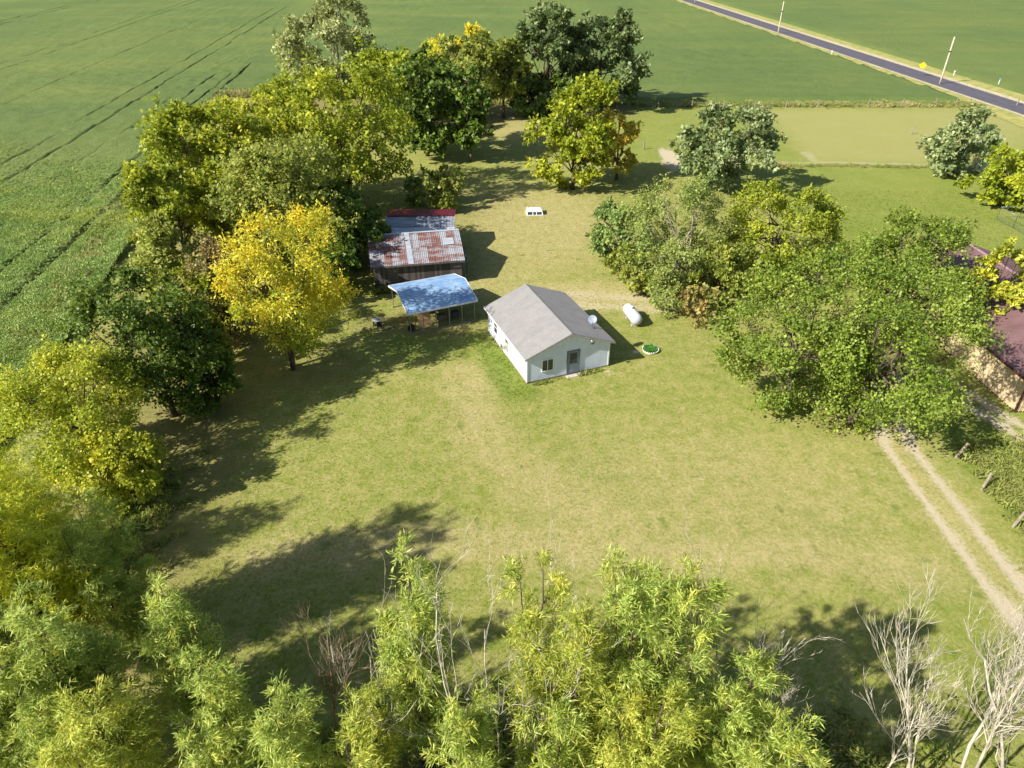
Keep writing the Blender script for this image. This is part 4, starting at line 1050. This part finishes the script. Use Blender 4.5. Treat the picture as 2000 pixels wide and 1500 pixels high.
for k, (u, v, sx, sy, sz, c1, nm, lab) in enumerate([
        (3.3, 1.6, .9, .6, .5, S(120,104,84), "wooden_crate", "brown wooden crate on the dirt under the carport"),
        (4.6, 1.3, .6, .5, .7, S(84,80,76), "storage_bin", "dark grey storage bin at the right end of the carport"),
        (2.6, 3.2, 1.4, .7, .4, S(104,92,78), "lumber_stack", "low stack of old lumber at the back of the carport")]):
    e_ = empty(nm, (*at_car(u, v), 0), KAZ+R(12*k-8)); tag(e_, lab, nm.split('_')[-1])
    mt_ = plain(nm+"_mat", c1, None, 3, .8)
    if nm == "lumber_stack":
        for q in range(8): MB().box(-sx/2, sx/2, -.35+(q % 4)*.17, -.35+(q % 4)*.17+.15, (q//4)*.1, (q//4)*.1+.09).build("plank", mt_, e_)
    elif nm == "wooden_crate":
        for q in range(4):
            MB().box(-sx/2, sx/2, -sy/2, -sy/2+.02, q*.125, q*.125+.11).build("slat", mt_, e_); MB().box(-sx/2, sx/2, sy/2-.02, sy/2, q*.125, q*.125+.11).build("slat", mt_, e_)
        MB().box(-sx/2, sx/2, -sy/2+.021, sy/2-.021, 0, .03).build("bottom", mt_, e_)
        for sxx in (-sx/2, sx/2-.02): MB().box(sxx, sxx+.02, -sy/2+.021, sy/2-.021, .031, sz).build("end_panel", mt_, e_)
    else:
        MB().add([(-.25,-.2,0),(.25,-.2,0),(.25,.2,0),(-.25,.2,0),(-.3,-.25,.6),(.3,-.25,.6),(.3,.25,.6),(-.3,.25,.6)], [(3,2,1,0),(4,5,6,7),(0,1,5,4),(1,2,6,5),(2,3,7,6),(3,0,4,7)]).build("tub", mt_, e_)
        MB().box(-.32, .32, -.27, .27, .601, .66, .02).build("lid", M['darkmetal'], e_)
# small white-topped table left of the carport
tb = G(738, 638); tab = empty("side_table", (tb.x, tb.y, 0), R(8)); tag(tab, "small white topped table on the shaded lawn left of the carport", "table")
MB().box(-.4, .4, -.32, .32, .68, .73, .015).build("table_top", M['trim'], tab)
MB().box(-.05, .25, -.18, .12, .731, .78, .01).build("tray", M['fascia'], tab)
for x in (-.34, .34):
    for y in (-.26, .26): MB().box(x-.025, x+.025, y-.025, y+.025, 0, .679).build("leg", M['darkmetal'], tab)
MB().box(-.33, .33, -.25, .25, .2, .23).build("shelf", M['darkmetal'], tab)
bk = empty("black_bucket", (tb.x+.1, tb.y-.05, .235), 0); tag(bk, "black bucket on the shelf under the small white table", "bucket")
MB().lathe([(.001, 0), (.13, 0), (.16, .32), (.15, .32), (.12, .03), (.001, .03)], 14).build("pail", M['black'], bk)
bx_ = empty("scrap_board", (tb.x+1.0, tb.y-.4, .03), R(30)); tag(bx_, "weathered board lying on the dirt beside the white table", "board")
MB().box(-.6, .6, -.1, .1, 0, .04, .008).build("plank", M['plank'], bx_)

# ------------------------------------------------------------------ propane tank, planter, topper
t1, t2 = G(1219, 618), G(1243, 641)
tk = empty("propane_tank", ((t1.x+t2.x)/2+.15, (t1.y+t2.y)/2+.1, 0), R(102)); tag(tk, "white propane tank lying on the lawn east of the house", "propane tank")
M['tank'] = plain("tank_white", S(194,196,202), S(176,178,186), 1.5, .4, spec=.5)
rt, hl_ = .52, 1.05; prof = []
for i in range(9): a = math.pi/2*i/8; prof.append((max(.001, rt*math.sin(a)), -hl_-.38*math.cos(a)))
for i in range(9): a = math.pi/2*i/8; prof.append((max(.001, rt*math.cos(a)), hl_+.38*math.sin(a)))
MB().lathe(prof, 28, 'x', (0, 0, .78)).build("vessel", M['tank'], tk)
lid = MB().lathe([(.20, 1.24), (.20, 1.40), (.16, 1.46), (.06, 1.48), (.001, 1.48)], 16, 'z', (.25, 0, 0)).build("dome_lid", M['tank'], tk)
MB().box(.03, .09, -.06, .06, 1.3, 1.42).build("hinge", M['darkmetal'], lid)
for x in (-.75, .75):
    MB().box(x-.12, x+.12, -.32, .32, -.05, .16).build("concrete_block", M['concrete'], tk)
    MB().add([(x-.05, -.3, .161), (x+.05, -.3, .161), (x+.05, .3, .161), (x-.05, .3, .161), (x-.05, -.4, .42), (x+.05, -.4, .42), (x+.05, .4, .42), (x-.05, .4, .42)], [(3,2,1,0),(4,5,6,7),(0,1,5,4),(1,2,6,5),(2,3,7,6),(3,0,4,7)]).build("saddle", M['tank'], tk)
MB().tube([(.25, 0, 1.25), (.25, .45, 1.1), (.25, .6, .1)], .015, 6).build("gas_pipe", M['metal'], tk)

pl = G(1270, 686); pt = empty("tyre_planter", (pl.x, pl.y, 0), 0); tag(pt, "round planter of white scalloped rubber filled with green plants", "planter")
mb = MB(); nn = 44
vv = []
for k in range(nn):
    a = 2*math.pi*k/nn; c_, s_ = math.cos(a), math.sin(a); top = .30 if k % 2 else .17; ro_ = .72 if k % 2 else .66
    for r_, z in ((.60, 0), (.66, .12), (ro_, top), (ro_-.03, top), (.60, .12)): vv.append((r_*c_, r_*s_, z))
mb.add(vv, [(5*k+j, 5*((k+1) % nn)+j, 5*((k+1) % nn)+j+1, 5*k+j+1) for k in range(nn) for j in range(4)])
mb.build("rim", M['trim'], pt)
MB().lathe([(.001, .14), (.60, .12), (.60, 0)], 24).build("soil", plain("potting_soil", S(70,56,42), None, 6, .95), pt)
rng_ = np.random.default_rng(5); n_ = 200; a = rng_.uniform(0, 6.28, n_); r_ = .42*np.sqrt(rng_.uniform(0, 1, n_))
P_ = np.stack([r_*np.cos(a), r_*np.sin(a), np.full(n_, .13)], -1); D_ = nrm(np.stack([np.cos(a)*r_, np.sin(a)*r_, np.full(n_, .8)], -1))
V_, va_, tn_ = sprays(rng_, P_, D_, np.zeros(n_), .12, .05, 3, 6, .30, .4, .2, .02, .7)
obj("plants", np_mesh("plants", V_, 4, leafmat('planter_green', S(48,84,30), S(76,116,44), S(110,144,66)), dict(var=va_, tone=tn_)), pt)
pv = G(1242, 688); pv_ = empty("stepping_stone", (pv.x, pv.y, .02), 0); tag(pv_, "pale round stone on the ground beside the white planter", "stone")
MB().lathe([(.001, .05), (.22, .05), (.26, .03), (.27, 0), (.001, 0)], 14).build("slab", M['concrete'], pv_)

tp_ = G(1044, 420); tc_ = empty("camper_shell", (tp_.x, tp_.y+.6, 0), R(2)); tag(tc_, "white truck bed cover with dark windows sitting on the far lawn", "truck cover")
mb = MB(); a_, b_, h_, i_ = 1.05, .75, .62, .14
mb.add([(-a_,-b_,0),(a_,-b_,0),(a_,b_,0),(-a_,b_,0),(-a_+i_,-b_+i_,h_-.05),(a_-i_,-b_+i_,h_-.05),(a_-i_,b_-i_,h_-.05),(-a_+i_,b_-i_,h_-.05),
        (-a_+i_+.1,-b_+i_+.1,h_),(a_-i_-.1,-b_+i_+.1,h_),(a_-i_-.1,b_-i_-.1,h_),(-a_+i_+.1,b_-i_-.1,h_)],
       [(0,1,5,4),(1,2,6,5),(2,3,7,6),(3,0,4,7),(4,5,9,8),(5,6,10,9),(6,7,11,10),(7,4,8,11),(8,9,10,11)])
mb.build("shell", M['trim'], tc_)
def shw(x0, x1):
    f = lambda z: -b_+i_*z/(h_-.05)
    z0, z1 = .08, .42; o0 = .012
    return MB().add([(x0, f(z0)-o0, z0), (x1, f(z0)-o0, z0), (x1, f(z1)-o0, z1), (x0, f(z1)-o0, z1), (x0, f(z0)+.01, z0), (x1, f(z0)+.01, z0), (x1, f(z1)+.01, z1), (x0, f(z1)+.01, z1)], [(0,1,2,3),(3,2,6,7),(0,4,5,1),(0,3,7,4),(1,5,6,2)])
for x0, x1 in ((-.88, -.30), (-.20, .16), (.26, .86)): shw(x0, x1).build("window", M['glass'], tc_)
for x in (-.72, .72): MB().box(x-.07, x+.07, .38, .46, h_-.01, h_+.05).build("roof_mount", M['darkmetal'], tc_)

# ------------------------------------------------------------------ maroon-roofed pole barn at the right edge
M['maroon'] = plain("maroon_metal", S(124,96,96), S(110,82,84), .8, .45, .15)
M['tan_metal'] = plain("tan_metal", S(206,184,146), S(192,170,134), 1.2, .5)
M['brown_trim'] = plain("brown_trim", S(96,58,50), S(80,48,42), 2, .5)
PAZ = R(3.2); PW, PL, PE, PR_ = 12.5, 18.5, 3.1, 5.3
pb = empty("pole_barn", (37.0, 41.2, 0), PAZ); tag(pb, "long tan metal barn with maroon ribbed roof at the right edge", "barn")
def ribwall(length, hgt, fn, name):
    mb = MB(); n = int(length/.3)
    v = []
    for i in range(n+1):
        x = length*i/n
        for dx, o_ in ((-.04, 0), (-.02, .025), (.02, .025), (.04, 0)):
            if 0 <= x+dx <= length: v += [fn(x+dx, o_, 0), fn(x+dx, o_, hgt)]
    mb.add(v, [(2*i, 2*i+2, 2*i+3, 2*i+1) for i in range(len(v)//2-1)])
    return mb.build(name, M['tan_metal'], pb)
ribwall(PL, PE, lambda a, o_, z: (-o_, PL-a, z), "west_wall")
ribwall(PW, PE, lambda a, o_, z: (a, -o_, z), "front_wall")
ribwall(PL, PE, lambda a, o_, z: (PW+o_, a, z), "east_wall")
ribwall(PW, PE, lambda a, o_, z: (PW-a, PL+o_, z), "back_wall")
ps = (PR_-PE)/(PW/2)
for y in (0, PL-.02): MB().add([(0, y, PE), (PW, y, PE), (PW/2, y, PR_), (0, y+.02, PE), (PW, y+.02, PE), (PW/2, y+.02, PR_)], [(0,1,2),(5,4,3),(0,3,4,1),(1,4,5,2),(2,5,3,0)]).build("gable_panel", M['tan_metal'], pb)
def prib(sgn):
    mb = MB(); v = []; n = int((PL+.8)/.3); run = PW/2+.45
    for i in range(n+1):
        y = -.4+(PL+.8)*i/n
        for dy, h in ((-.05, 0), (-.025, .03), (.025, .03), (.05, 0)):
            v += [(PW/2+sgn*run, y+dy, PR_+.08-ps*run+h), (PW/2, y+dy, PR_+.08+h)]
    f = [(2*i, 2*i+1, 2*i+3, 2*i+2) for i in range(len(v)//2-1)]
    if sgn < 0: f = [q[::-1] for q in f]
    mb.add(v, f); return mb.build("roof", M['maroon'], pb)
pr1 = prib(-1); prib(1)
MB().add([(PW/2-.2, -.42, PR_+.06), (PW/2, -.42, PR_+.15), (PW/2+.2, -.42, PR_+.06), (PW/2-.2, PL+.42, PR_+.06), (PW/2, PL+.42, PR_+.15), (PW/2+.2, PL+.42, PR_+.06)], [(0,1,4,3),(1,2,5,4)]).build("ridge_cap", plain("pale_maroon", S(150,120,120), None, 2, .5), pr1)
zpe = PR_+.05-ps*(PW/2+.45)
MB().box(-.47, -.43, -.42, PL+.42, zpe-.12, zpe+.06).build("eave_trim", M['brown_trim'], pb)
for (x, y) in ((-.05, -.05), (PW-.07, -.05), (-.05, PL-.07), (PW-.07, PL-.07)): MB().box(x, x+.12, y, y+.12, .02, PE).build("corner_trim", M['brown_trim'], pb)
MB().box(-.01, PW+.01, -.01, PL+.01, -.1, .12).build("base_board", M['brown_trim'], pb)

# ------------------------------------------------------------------ pipe kennel at the right edge
kn = G(1946, 428); kk = empty("pipe_kennel", (kn.x, kn.y, 0), R(-86)); tag(kk, "grey pipe dog kennel panel frame at the right edge", "kennel")
for (x0, x1, y) in ((0, 3.0, 0), (3.0, 6.0, 0)):
    MB().tube([(x0, y, .05), (x0, y, 1.5), (x1-.06, y, 1.5), (x1-.06, y, .05), (x0, y, .05)], .03, 6).build("panel_frame", M['metal'], kk)
    ms = MB()
    for q in range(1, 14):
        xx = x0+(x1-x0)*q/14; ms.tube([(xx, y, .06), (xx, y, 1.49)], .006, 3, caps=False)
    for q in range(1, 7): ms.tube([(x0+.02, y, 1.5*q/7), (x1-.08, y, 1.5*q/7)], .006, 3, caps=False)
    ms.build("wire_mesh", M['metal'], kk)
MB().tube([(0, 0, 1.5), (0, 2.9, 1.5), (0, 2.9, .05)], .03, 6).build("panel_frame", M['metal'], kk)

# ------------------------------------------------------------------ fence posts
M['post'] = plain("grey_post", S(150,140,122), S(108,98,82), 5, .9, stretch=(1, 1, .3))
def fence_post(p, h, r_, lean, label, group, seed):
    rg_ = random.Random(seed); e_ = empty("fence_post", (p.x, p.y, 0), rg_.uniform(0, 3)); tag(e_, label, "fence post", group)
    e_.rotation_euler = (lean[1], lean[0], rg_.uniform(0, 1))
    MB().tube([(0, 0, -.2), (0, 0, h*.5), (.01, 0, h-.03), (.01, 0, h)], [r_*1.05, r_, r_*.95, r_*.7], 8, smooth=False).build("shaft", M['post'], e_)
    MB().tube([(-r_*1.3, 0, h*.75), (r_*1.3, 0, h*.75)], .012, 4).build("wire_staple", M['darkmetal'], e_)
ordn = ["first", "second", "third", "fourth", "fifth", "sixth", "seventh", "eighth", "ninth", "tenth", "eleventh", "twelfth"]
for i, (px, py) in enumerate(((1286, 211), (1351, 210), (1413, 211), (1474, 210), (1535, 210), (1597, 209), (1696, 207), (1762, 207), (1826, 206), (1866, 206), (1894, 207), (1985, 207))):
    fence_post(G(px, py), 1.25+.1*(i % 3), .11, (.04*((i*7) % 5-2), .03*((i*3) % 5-2)), f"{ordn[i]} weathered post from the dark trees along the far crop fence", "posts of the far crop fence", 100+i)
for i, (px, py, lb) in enumerate(((1868, 893, "leaning grey post in the weeds nearest the big green tree"), (1918, 955, "middle grey post leaning right beside the gravel drive"), (1978, 1030, "grey post at the right edge nearest the camera"))):
    fence_post(G(px, py), 1.25, .09, (.32-.05*i, .05), lb, "posts along the gravel drive", 130+i)
fence_post(G(1257, 292), 1.3, .12, (0, 0), "single pale post by the bare dirt patch", "posts of the far crop fence", 140)
fence_post(G(1780, 262), 1.3, .09, (.05, 0), "lone post in the middle of the fallow plot's right side", "posts of the far crop fence", 141)
fn = MB()
ya = 142.2
for z in (.55, .95): fn.tube([(x, ya+.08*math.sin(x), z) for x in np.arange(26, 97, 4.0)], .012, 4, caps=False)
fo = fn.build("fence_wire", M['metal']); tag(fo, "thin wires strung along the far crop fence posts", "fence wire")

# ------------------------------------------------------------------ utility poles, road sign, markers
M['pole'] = plain("pale_pole", S(206,194,172), S(178,164,142), 3, .85, stretch=(1, 1, .2))
for px, py, h, lab in ((1835, 165, 9.6, "utility pole nearest, standing just right of the yellow sign"), (1519, 67, 9.4, "utility pole halfway along the road, left of the nearer one"), (1357, 6, 9.4, "farthest utility pole, only its foot in view at the top")):
    g = G(px, py); e_ = empty("utility_pole", (g.x, g.y, 0), R(4)); tag(e_, lab, "utility pole", "utility poles along the road")
    MB().tube([(0, 0, -.3), (0, 0, 3), (0, 0, 6.5), (0, 0, h)], [.19, .18, .16, .14], 10).build("shaft", M['pole'], e_)
    MB().lathe([(.17, -.12), (.24, -.12), (.24, .12), (.17, .12)], 10, 'z', (0, 0, h*.70)).box(-.38, .38, -.05, .05, h*.70-.06, h*.70+.06).build("cable_clamp", M['darkmetal'], e_)
    MB().tube([(0, 0, h), (0, 0, h+.22)], [.05, .03], 8).build("insulator", M['darkmetal'], e_)
    for z in (h-.5, h-1.4): MB().tube([(.13, 0, z), (.36, 0, z+.05)], .025, 6).build("side_insulator", M['metal'], e_)
sg = G(1796, 150); e_ = empty("road_sign", (sg.x, sg.y, 0), R(-35)); tag(e_, "yellow warning sign on two posts beside the road", "road sign")
M['yellow'] = plain("sign_yellow", S(236,186,20), S(226,172,16), 3, .45)
MB().tube([(-.42, 0, -.1), (-.42, 0, 2.3)], .045, 6).build("post", M['metal'], e_); MB().tube([(.42, 0, -.1), (.42, 0, 2.3)], .045, 6).build("post", M['metal'], e_)
mb = MB(); q = .85
mb.add([(0, -.06, 1.75), (q, -.06, 2.5), (0, -.06, 3.2), (-q, -.06, 2.5), (0, -.03, 1.75), (q, -.03, 2.5), (0, -.03, 3.2), (-q, -.03, 2.5)], [(0,1,2,3),(7,6,5,4),(0,4,5,1),(1,5,6,2),(2,6,7,3),(3,7,4,0)]).build("plate", M['yellow'], e_)
for px, py, h, nm, lab in ((1862, 148, 1.1, "marker_post", "short white marker post on the far verge behind the pole"), (1949, 167, 1.5, "blue_marker", "small blue topped marker across the road"), (1624, 106, .9, "marker_post", "tiny white marker at the near road shoulder")):
    g = G(px, py); e_ = empty(nm, (g.x, g.y, 0), 0); tag(e_, lab, "marker")
    MB().box(-.1, .1, -.02, .02, -.1, h).build("stake", M['trim'], e_)
    MB().box(-.2, .2, -.045, -.021, h-.3, h+.05).build("plate", plain("marker_blue", S(120,170,200), None, 3, .5) if nm == "blue_marker" else M['trim'], e_)

# ------------------------------------------------------------------ grass tufts, weeds and bean leaves (uncountable)
def blade_clump(name, mat, nb, hgt, wid, spread, seed, bend=.5):
    rg_ = np.random.default_rng(seed); V = []
    for i in range(nb):
        a = rg_.uniform(0, 6.283); r_ = spread*math.sqrt(rg_.uniform()); p = np.array([r_*math.cos(a), r_*math.sin(a), -.01])
        d = rg_.normal(size=3)*bend; d[2] = 1; d = d/np.linalg.norm(d); h = hgt*rg_.uniform(.6, 1.2)
        s_ = np.cross(d, rg_.normal(size=3)); s_ /= np.linalg.norm(s_); q = d*.6+np.array([d[0], d[1], 0])*.5
        V += [p-s_*wid*.5, p+s_*wid*.5, p+d*h*.55+s_*wid*.35, p+d*h*.55-s_*wid*.35]
        e = p+d*h*.55+q*h*.5
        V += [p+d*h*.55-s_*wid*.35, p+d*h*.55+s_*wid*.35, e+s_*wid*.06, e-s_*wid*.06]
    return np_mesh(name, np.array(V), 4, mat)
def scatter(name, P, scl, rot, attrs, src_mesh, label, cat):
    me = bpy.data.meshes.new(name); me.vertices.add(len(P)); me.vertices.foreach_set("co", np.asarray(P, np.float32).ravel())
    a = me.attributes.new("scl", 'FLOAT', 'POINT'); a.data.foreach_set("value", np.asarray(scl, np.float32))
    a = me.attributes.new("rot", 'FLOAT_VECTOR', 'POINT'); a.data.foreach_set("vector", np.asarray(rot, np.float32).ravel())
    for k, v in attrs.items():
        a = me.attributes.new(k, 'FLOAT', 'POINT'); a.data.foreach_set("value", np.asarray(v, np.float32))
    src = bpy.data.objects.new(name+"_clump", src_mesh)
    o_ = obj(name, me); tag(o_, label, cat, kind="stuff")
    ng = bpy.data.node_groups.new(name, 'GeometryNodeTree')
    ng.interface.new_socket("Geometry", in_out='INPUT', socket_type='NodeSocketGeometry'); ng.interface.new_socket("Geometry", in_out='OUTPUT', socket_type='NodeSocketGeometry')
    gi = ng.nodes.new("NodeGroupInput"); go = ng.nodes.new("NodeGroupOutput"); ip = ng.nodes.new("GeometryNodeInstanceOnPoints")
    oi = ng.nodes.new("GeometryNodeObjectInfo"); oi.inputs['Object'].default_value = src
    a1 = ng.nodes.new("GeometryNodeInputNamedAttribute"); a1.data_type = 'FLOAT'; a1.inputs[0].default_value = "scl"
    a2 = ng.nodes.new("GeometryNodeInputNamedAttribute"); a2.data_type = 'FLOAT_VECTOR'; a2.inputs[0].default_value = "rot"
    Lk = ng.links.new
    Lk(gi.outputs[0], ip.inputs['Points']); Lk(oi.outputs['Geometry'], ip.inputs['Instance'])
    Lk(a1.outputs[0], ip.inputs['Scale']); Lk(a2.outputs[0], ip.inputs['Rotation']); Lk(ip.outputs[0], go.inputs[0])
    md = o_.modifiers.new("scatter", 'NODES'); md.node_group = ng
    return o_
def rots(rg_, n, tilt=.15): return np.stack([rg_.normal(size=n)*tilt, rg_.normal(size=n)*tilt, rg_.uniform(0, 6.283, n)], -1)

def tuft_material():
    m, t, b, o = newmat("grass_blades")
    c, n3, n4 = yard_colour(t, 'INSTANCER')
    rd = N(t, "ShaderNodeObjectInfo").outputs['Random']
    hsv = N(t, "ShaderNodeHueSaturation"); t.links.new(c, hsv.inputs['Color'])
    t.links.new(math_(t, 'ADD', math_(t, 'MULTIPLY', rd, .7), .92), hsv.inputs['Value'])
    t.links.new(hsv.outputs[0], b.inputs['Base Color']); b.inputs['Roughness'].default_value = .7; b.inputs['Specular IOR Level'].default_value = .2
    tr = N(t, "ShaderNodeBsdfTranslucent"); t.links.new(hsv.outputs[0], tr.inputs[0])
    mx = N(t, "ShaderNodeMixShader"); mx.inputs[0].default_value = .35
    t.links.new(b.outputs[0], mx.inputs[1]); t.links.new(tr.outputs[0], mx.inputs[2]); t.links.new(mx.outputs[0], o.inputs[0]); return m
M['tuft'] = tuft_material()
rg_ = np.random.default_rng(77)
# lawn blades
n_ = 330000
yy = 13+(92-13)*rg_.uniform(0, 1, n_)**1.35; half = yy*.80+14
xx = rg_.uniform(-1, 1, n_)*half
ok = (xx > XB(yy)+1) & (xx < 60)
xx, yy = xx[ok], yy[ok]
hx = (xx-HA[0])*HU[0]+(yy-HA[1])*HU[1]; hy = (xx-HA[0])*HV[0]+(yy-HA[1])*HV[1]
inh = (hx > -.1) & (hx < W+.1) & (hy > -.1) & (hy < L+.1)
inb = inpoly(xx, yy, [tuple(barn.location[:2]), (barn.location[0]+8.4, barn.location[1]+2.2), (barn.location[0]+6.5, barn.location[1]+9.4), (barn.location[0]-2, barn.location[1]+7.2)]) | ((xx > 37) & (xx < 50) & (yy > 40) & (yy < 61))
b_, d_, l_, u_, f_ = masks(xx, yy)
ok = ~inh & ~inb & (rg_.uniform(size=len(xx)) > b_*1.15) & (rg_.uniform(size=len(xx)) > u_*.75)
xx, yy, b_, d_, l_, u_, f_ = [q[ok] for q in (xx, yy, b_, d_, l_, u_, f_)]
sc_ = (.5+.75*rg_.uniform(0, 1, len(xx))**2+.5*l_)*(.75+yy/110)
scatter("lawn_grass", np.stack([xx, yy, yard_Z(xx, yy)], -1), sc_, rots(rg_, len(xx)), dict(bare=b_*0, dry=d_, lush=l_, duff=u_, fallow=f_),
        blade_clump("grass_tuft", M['tuft'], 9, .055, .022, .12, 3, 1.1), "short mown grass blades covering the lawn", "grass")
# tall weeds: east bank, fence rows, thicket floor, barn foot
def along(pts, n, wd):
    pts = np.array(pts, float); sg_ = np.linalg.norm(pts[1:]-pts[:-1], axis=1); k = rg_.choice(len(sg_), n, p=sg_/sg_.sum()); t_ = rg_.uniform(size=(n, 1))
    return pts[k]+(pts[k+1]-pts[k])*t_+rg_.normal(size=(n, 2))*np.array(wd)
wp = [along([(32.5, 12), (32.6, 24), (32.8, 36.5)], 2600, (1.0, .6)), along([(35.5, 14), (35.6, 30), (36, 37)], 2300, (1.6, .6)), along([(24, 144.6), (91, 144.6)], 2600, (1, .9)), along([(-40, 44), (-44, 62), (-48, 80), (-54, 110), (-60, 150)], 2600, (1.0, 1)),
      along([(-60, 155), (20, 146)], 2500, (1, 1.2)), along([(-13.4, 61.2), (-8, 62.3)], 160, (.4, .25)), along([(39, 103.6), (62, 102.6)], 420, (.8, .35)), along([(40, 103), (26.5, 104)], 200, (.5, .3)),
      along([hl(4.4, -.35), hl(6.3, -.25)], 26, (.16, .1)), along([hl(.4, -.3), hl(3, -.3)], 24, (.2, .1)), along([(-14, 9), (-4, 13.5), (6, 13.5), (17, 13)], 2600, (3, 2.2)), along([(-22, 18), (-24, 34)], 700, (1.5, 1.5))]
tall = np.concatenate(wp); sz = np.concatenate([np.full(len(q), v) for q, v in zip(wp, (3.0, 3.4, 4.2, 6, 7, 4, 2.0, 4, 2.3, 1.8, 3.6, 3.2))])*rg_.uniform(.55, 1.25, len(tall))
b_, d_, l_, u_, f_ = masks(tall[:, 0], tall[:, 1])
dd_2 = vnoise(tall[:, 0], tall[:, 1], 2.5, 66)*np.where(tall[:, 1] > 60, 1.3, .7)
scatter("tall_grass", np.column_stack([tall, np.zeros(len(tall))]), sz, rots(rg_, len(tall), .2), dict(bare=b_*0, dry=dd_2, lush=np.clip(.95-dd_2*.6, 0, 1), duff=u_*0, fallow=f_*0),
        blade_clump("weed_tuft", M['tuft'], 16, .16, .03, .10, 4, .5), "tall weeds and uncut grass along fences and thickets", "grass")
# bean leaves on the near crop
def bean_clump():
    g2 = np.random.default_rng(8); n2 = 16; a = g2.uniform(0, 6.28, n2); r2 = .34*np.sqrt(g2.uniform(size=n2))
    P2 = np.stack([r2*np.cos(a), r2*np.sin(a), .12*(1-(r2/.34)**2)-.02], -1); D2 = nrm(np.stack([np.cos(a)*r2*2, np.sin(a)*r2*2, np.full(n2, .6)], -1))
    V2, v_, t_ = sprays(g2, P2, D2, np.zeros(n2), .14, .11, 1, 3, .1, .5, .1, .03, 1.1); return V2
def bean_leaf_mat():
    m, t, b, o = newmat("bean_leaf"); pos = N(t, "ShaderNodeNewGeometry").outputs['Position']; rd = N(t, "ShaderNodeObjectInfo").outputs['Random']
    n1 = noise(t, pos, .05, 5, .6, (.5, 1.4, 1)); n2 = noise(t, pos, .5, 4, .6)
    c = mixc(t, ramp(t, n2, [(.35, 0.0), (.65, 1.0)]), S(106,128,60), S(132,148,82)); c = mixc(t, math_(t, 'MULTIPLY', ramp(t, n1, [(.48, 0.0), (.66, 1.0)]), .7), c, S(152,152,64))
    hsv = N(t, "ShaderNodeHueSaturation"); t.links.new(c, hsv.inputs['Color']); t.links.new(math_(t, 'ADD', math_(t, 'MULTIPLY', rd, .6), 1.3), hsv.inputs['Value'])
    t.links.new(hsv.outputs[0], b.inputs['Base Color']); b.inputs['Roughness'].default_value = .65; b.inputs['Specular IOR Level'].default_value = .25; return m
n_ = 230000
yy = 26+115*rg_.uniform(0, 1, n_)**1.2; xx = XB(yy)-.4-rg_.uniform(0, 1, n_)*(np.maximum(4, yy*.78-24))
tt = xx+yy*TT; ok = rg_.uniform(size=n_) > sstep(30, 128, yy+(vnoise(xx, yy, 12, 44)-.5)*30)
for (t0, hw_, dp, ya_, yb_) in tracks[:6]: ok &= ~((np.abs(tt-t0) < hw_+.32) & (rg_.uniform(size=n_) < dp))
xx, yy = xx[ok], yy[ok]
zz_ = canopy(xx, yy)
scatter("bean_leaves", np.stack([xx, yy, zz_], -1), rg_.uniform(.6, 1.15, len(xx))*.58, rots(rg_, len(xx), .12), {}, np_mesh("bean_clump", bean_clump(), 4, bean_leaf_mat()), "leafy tops of the bean plants beside the thicket", "crop")
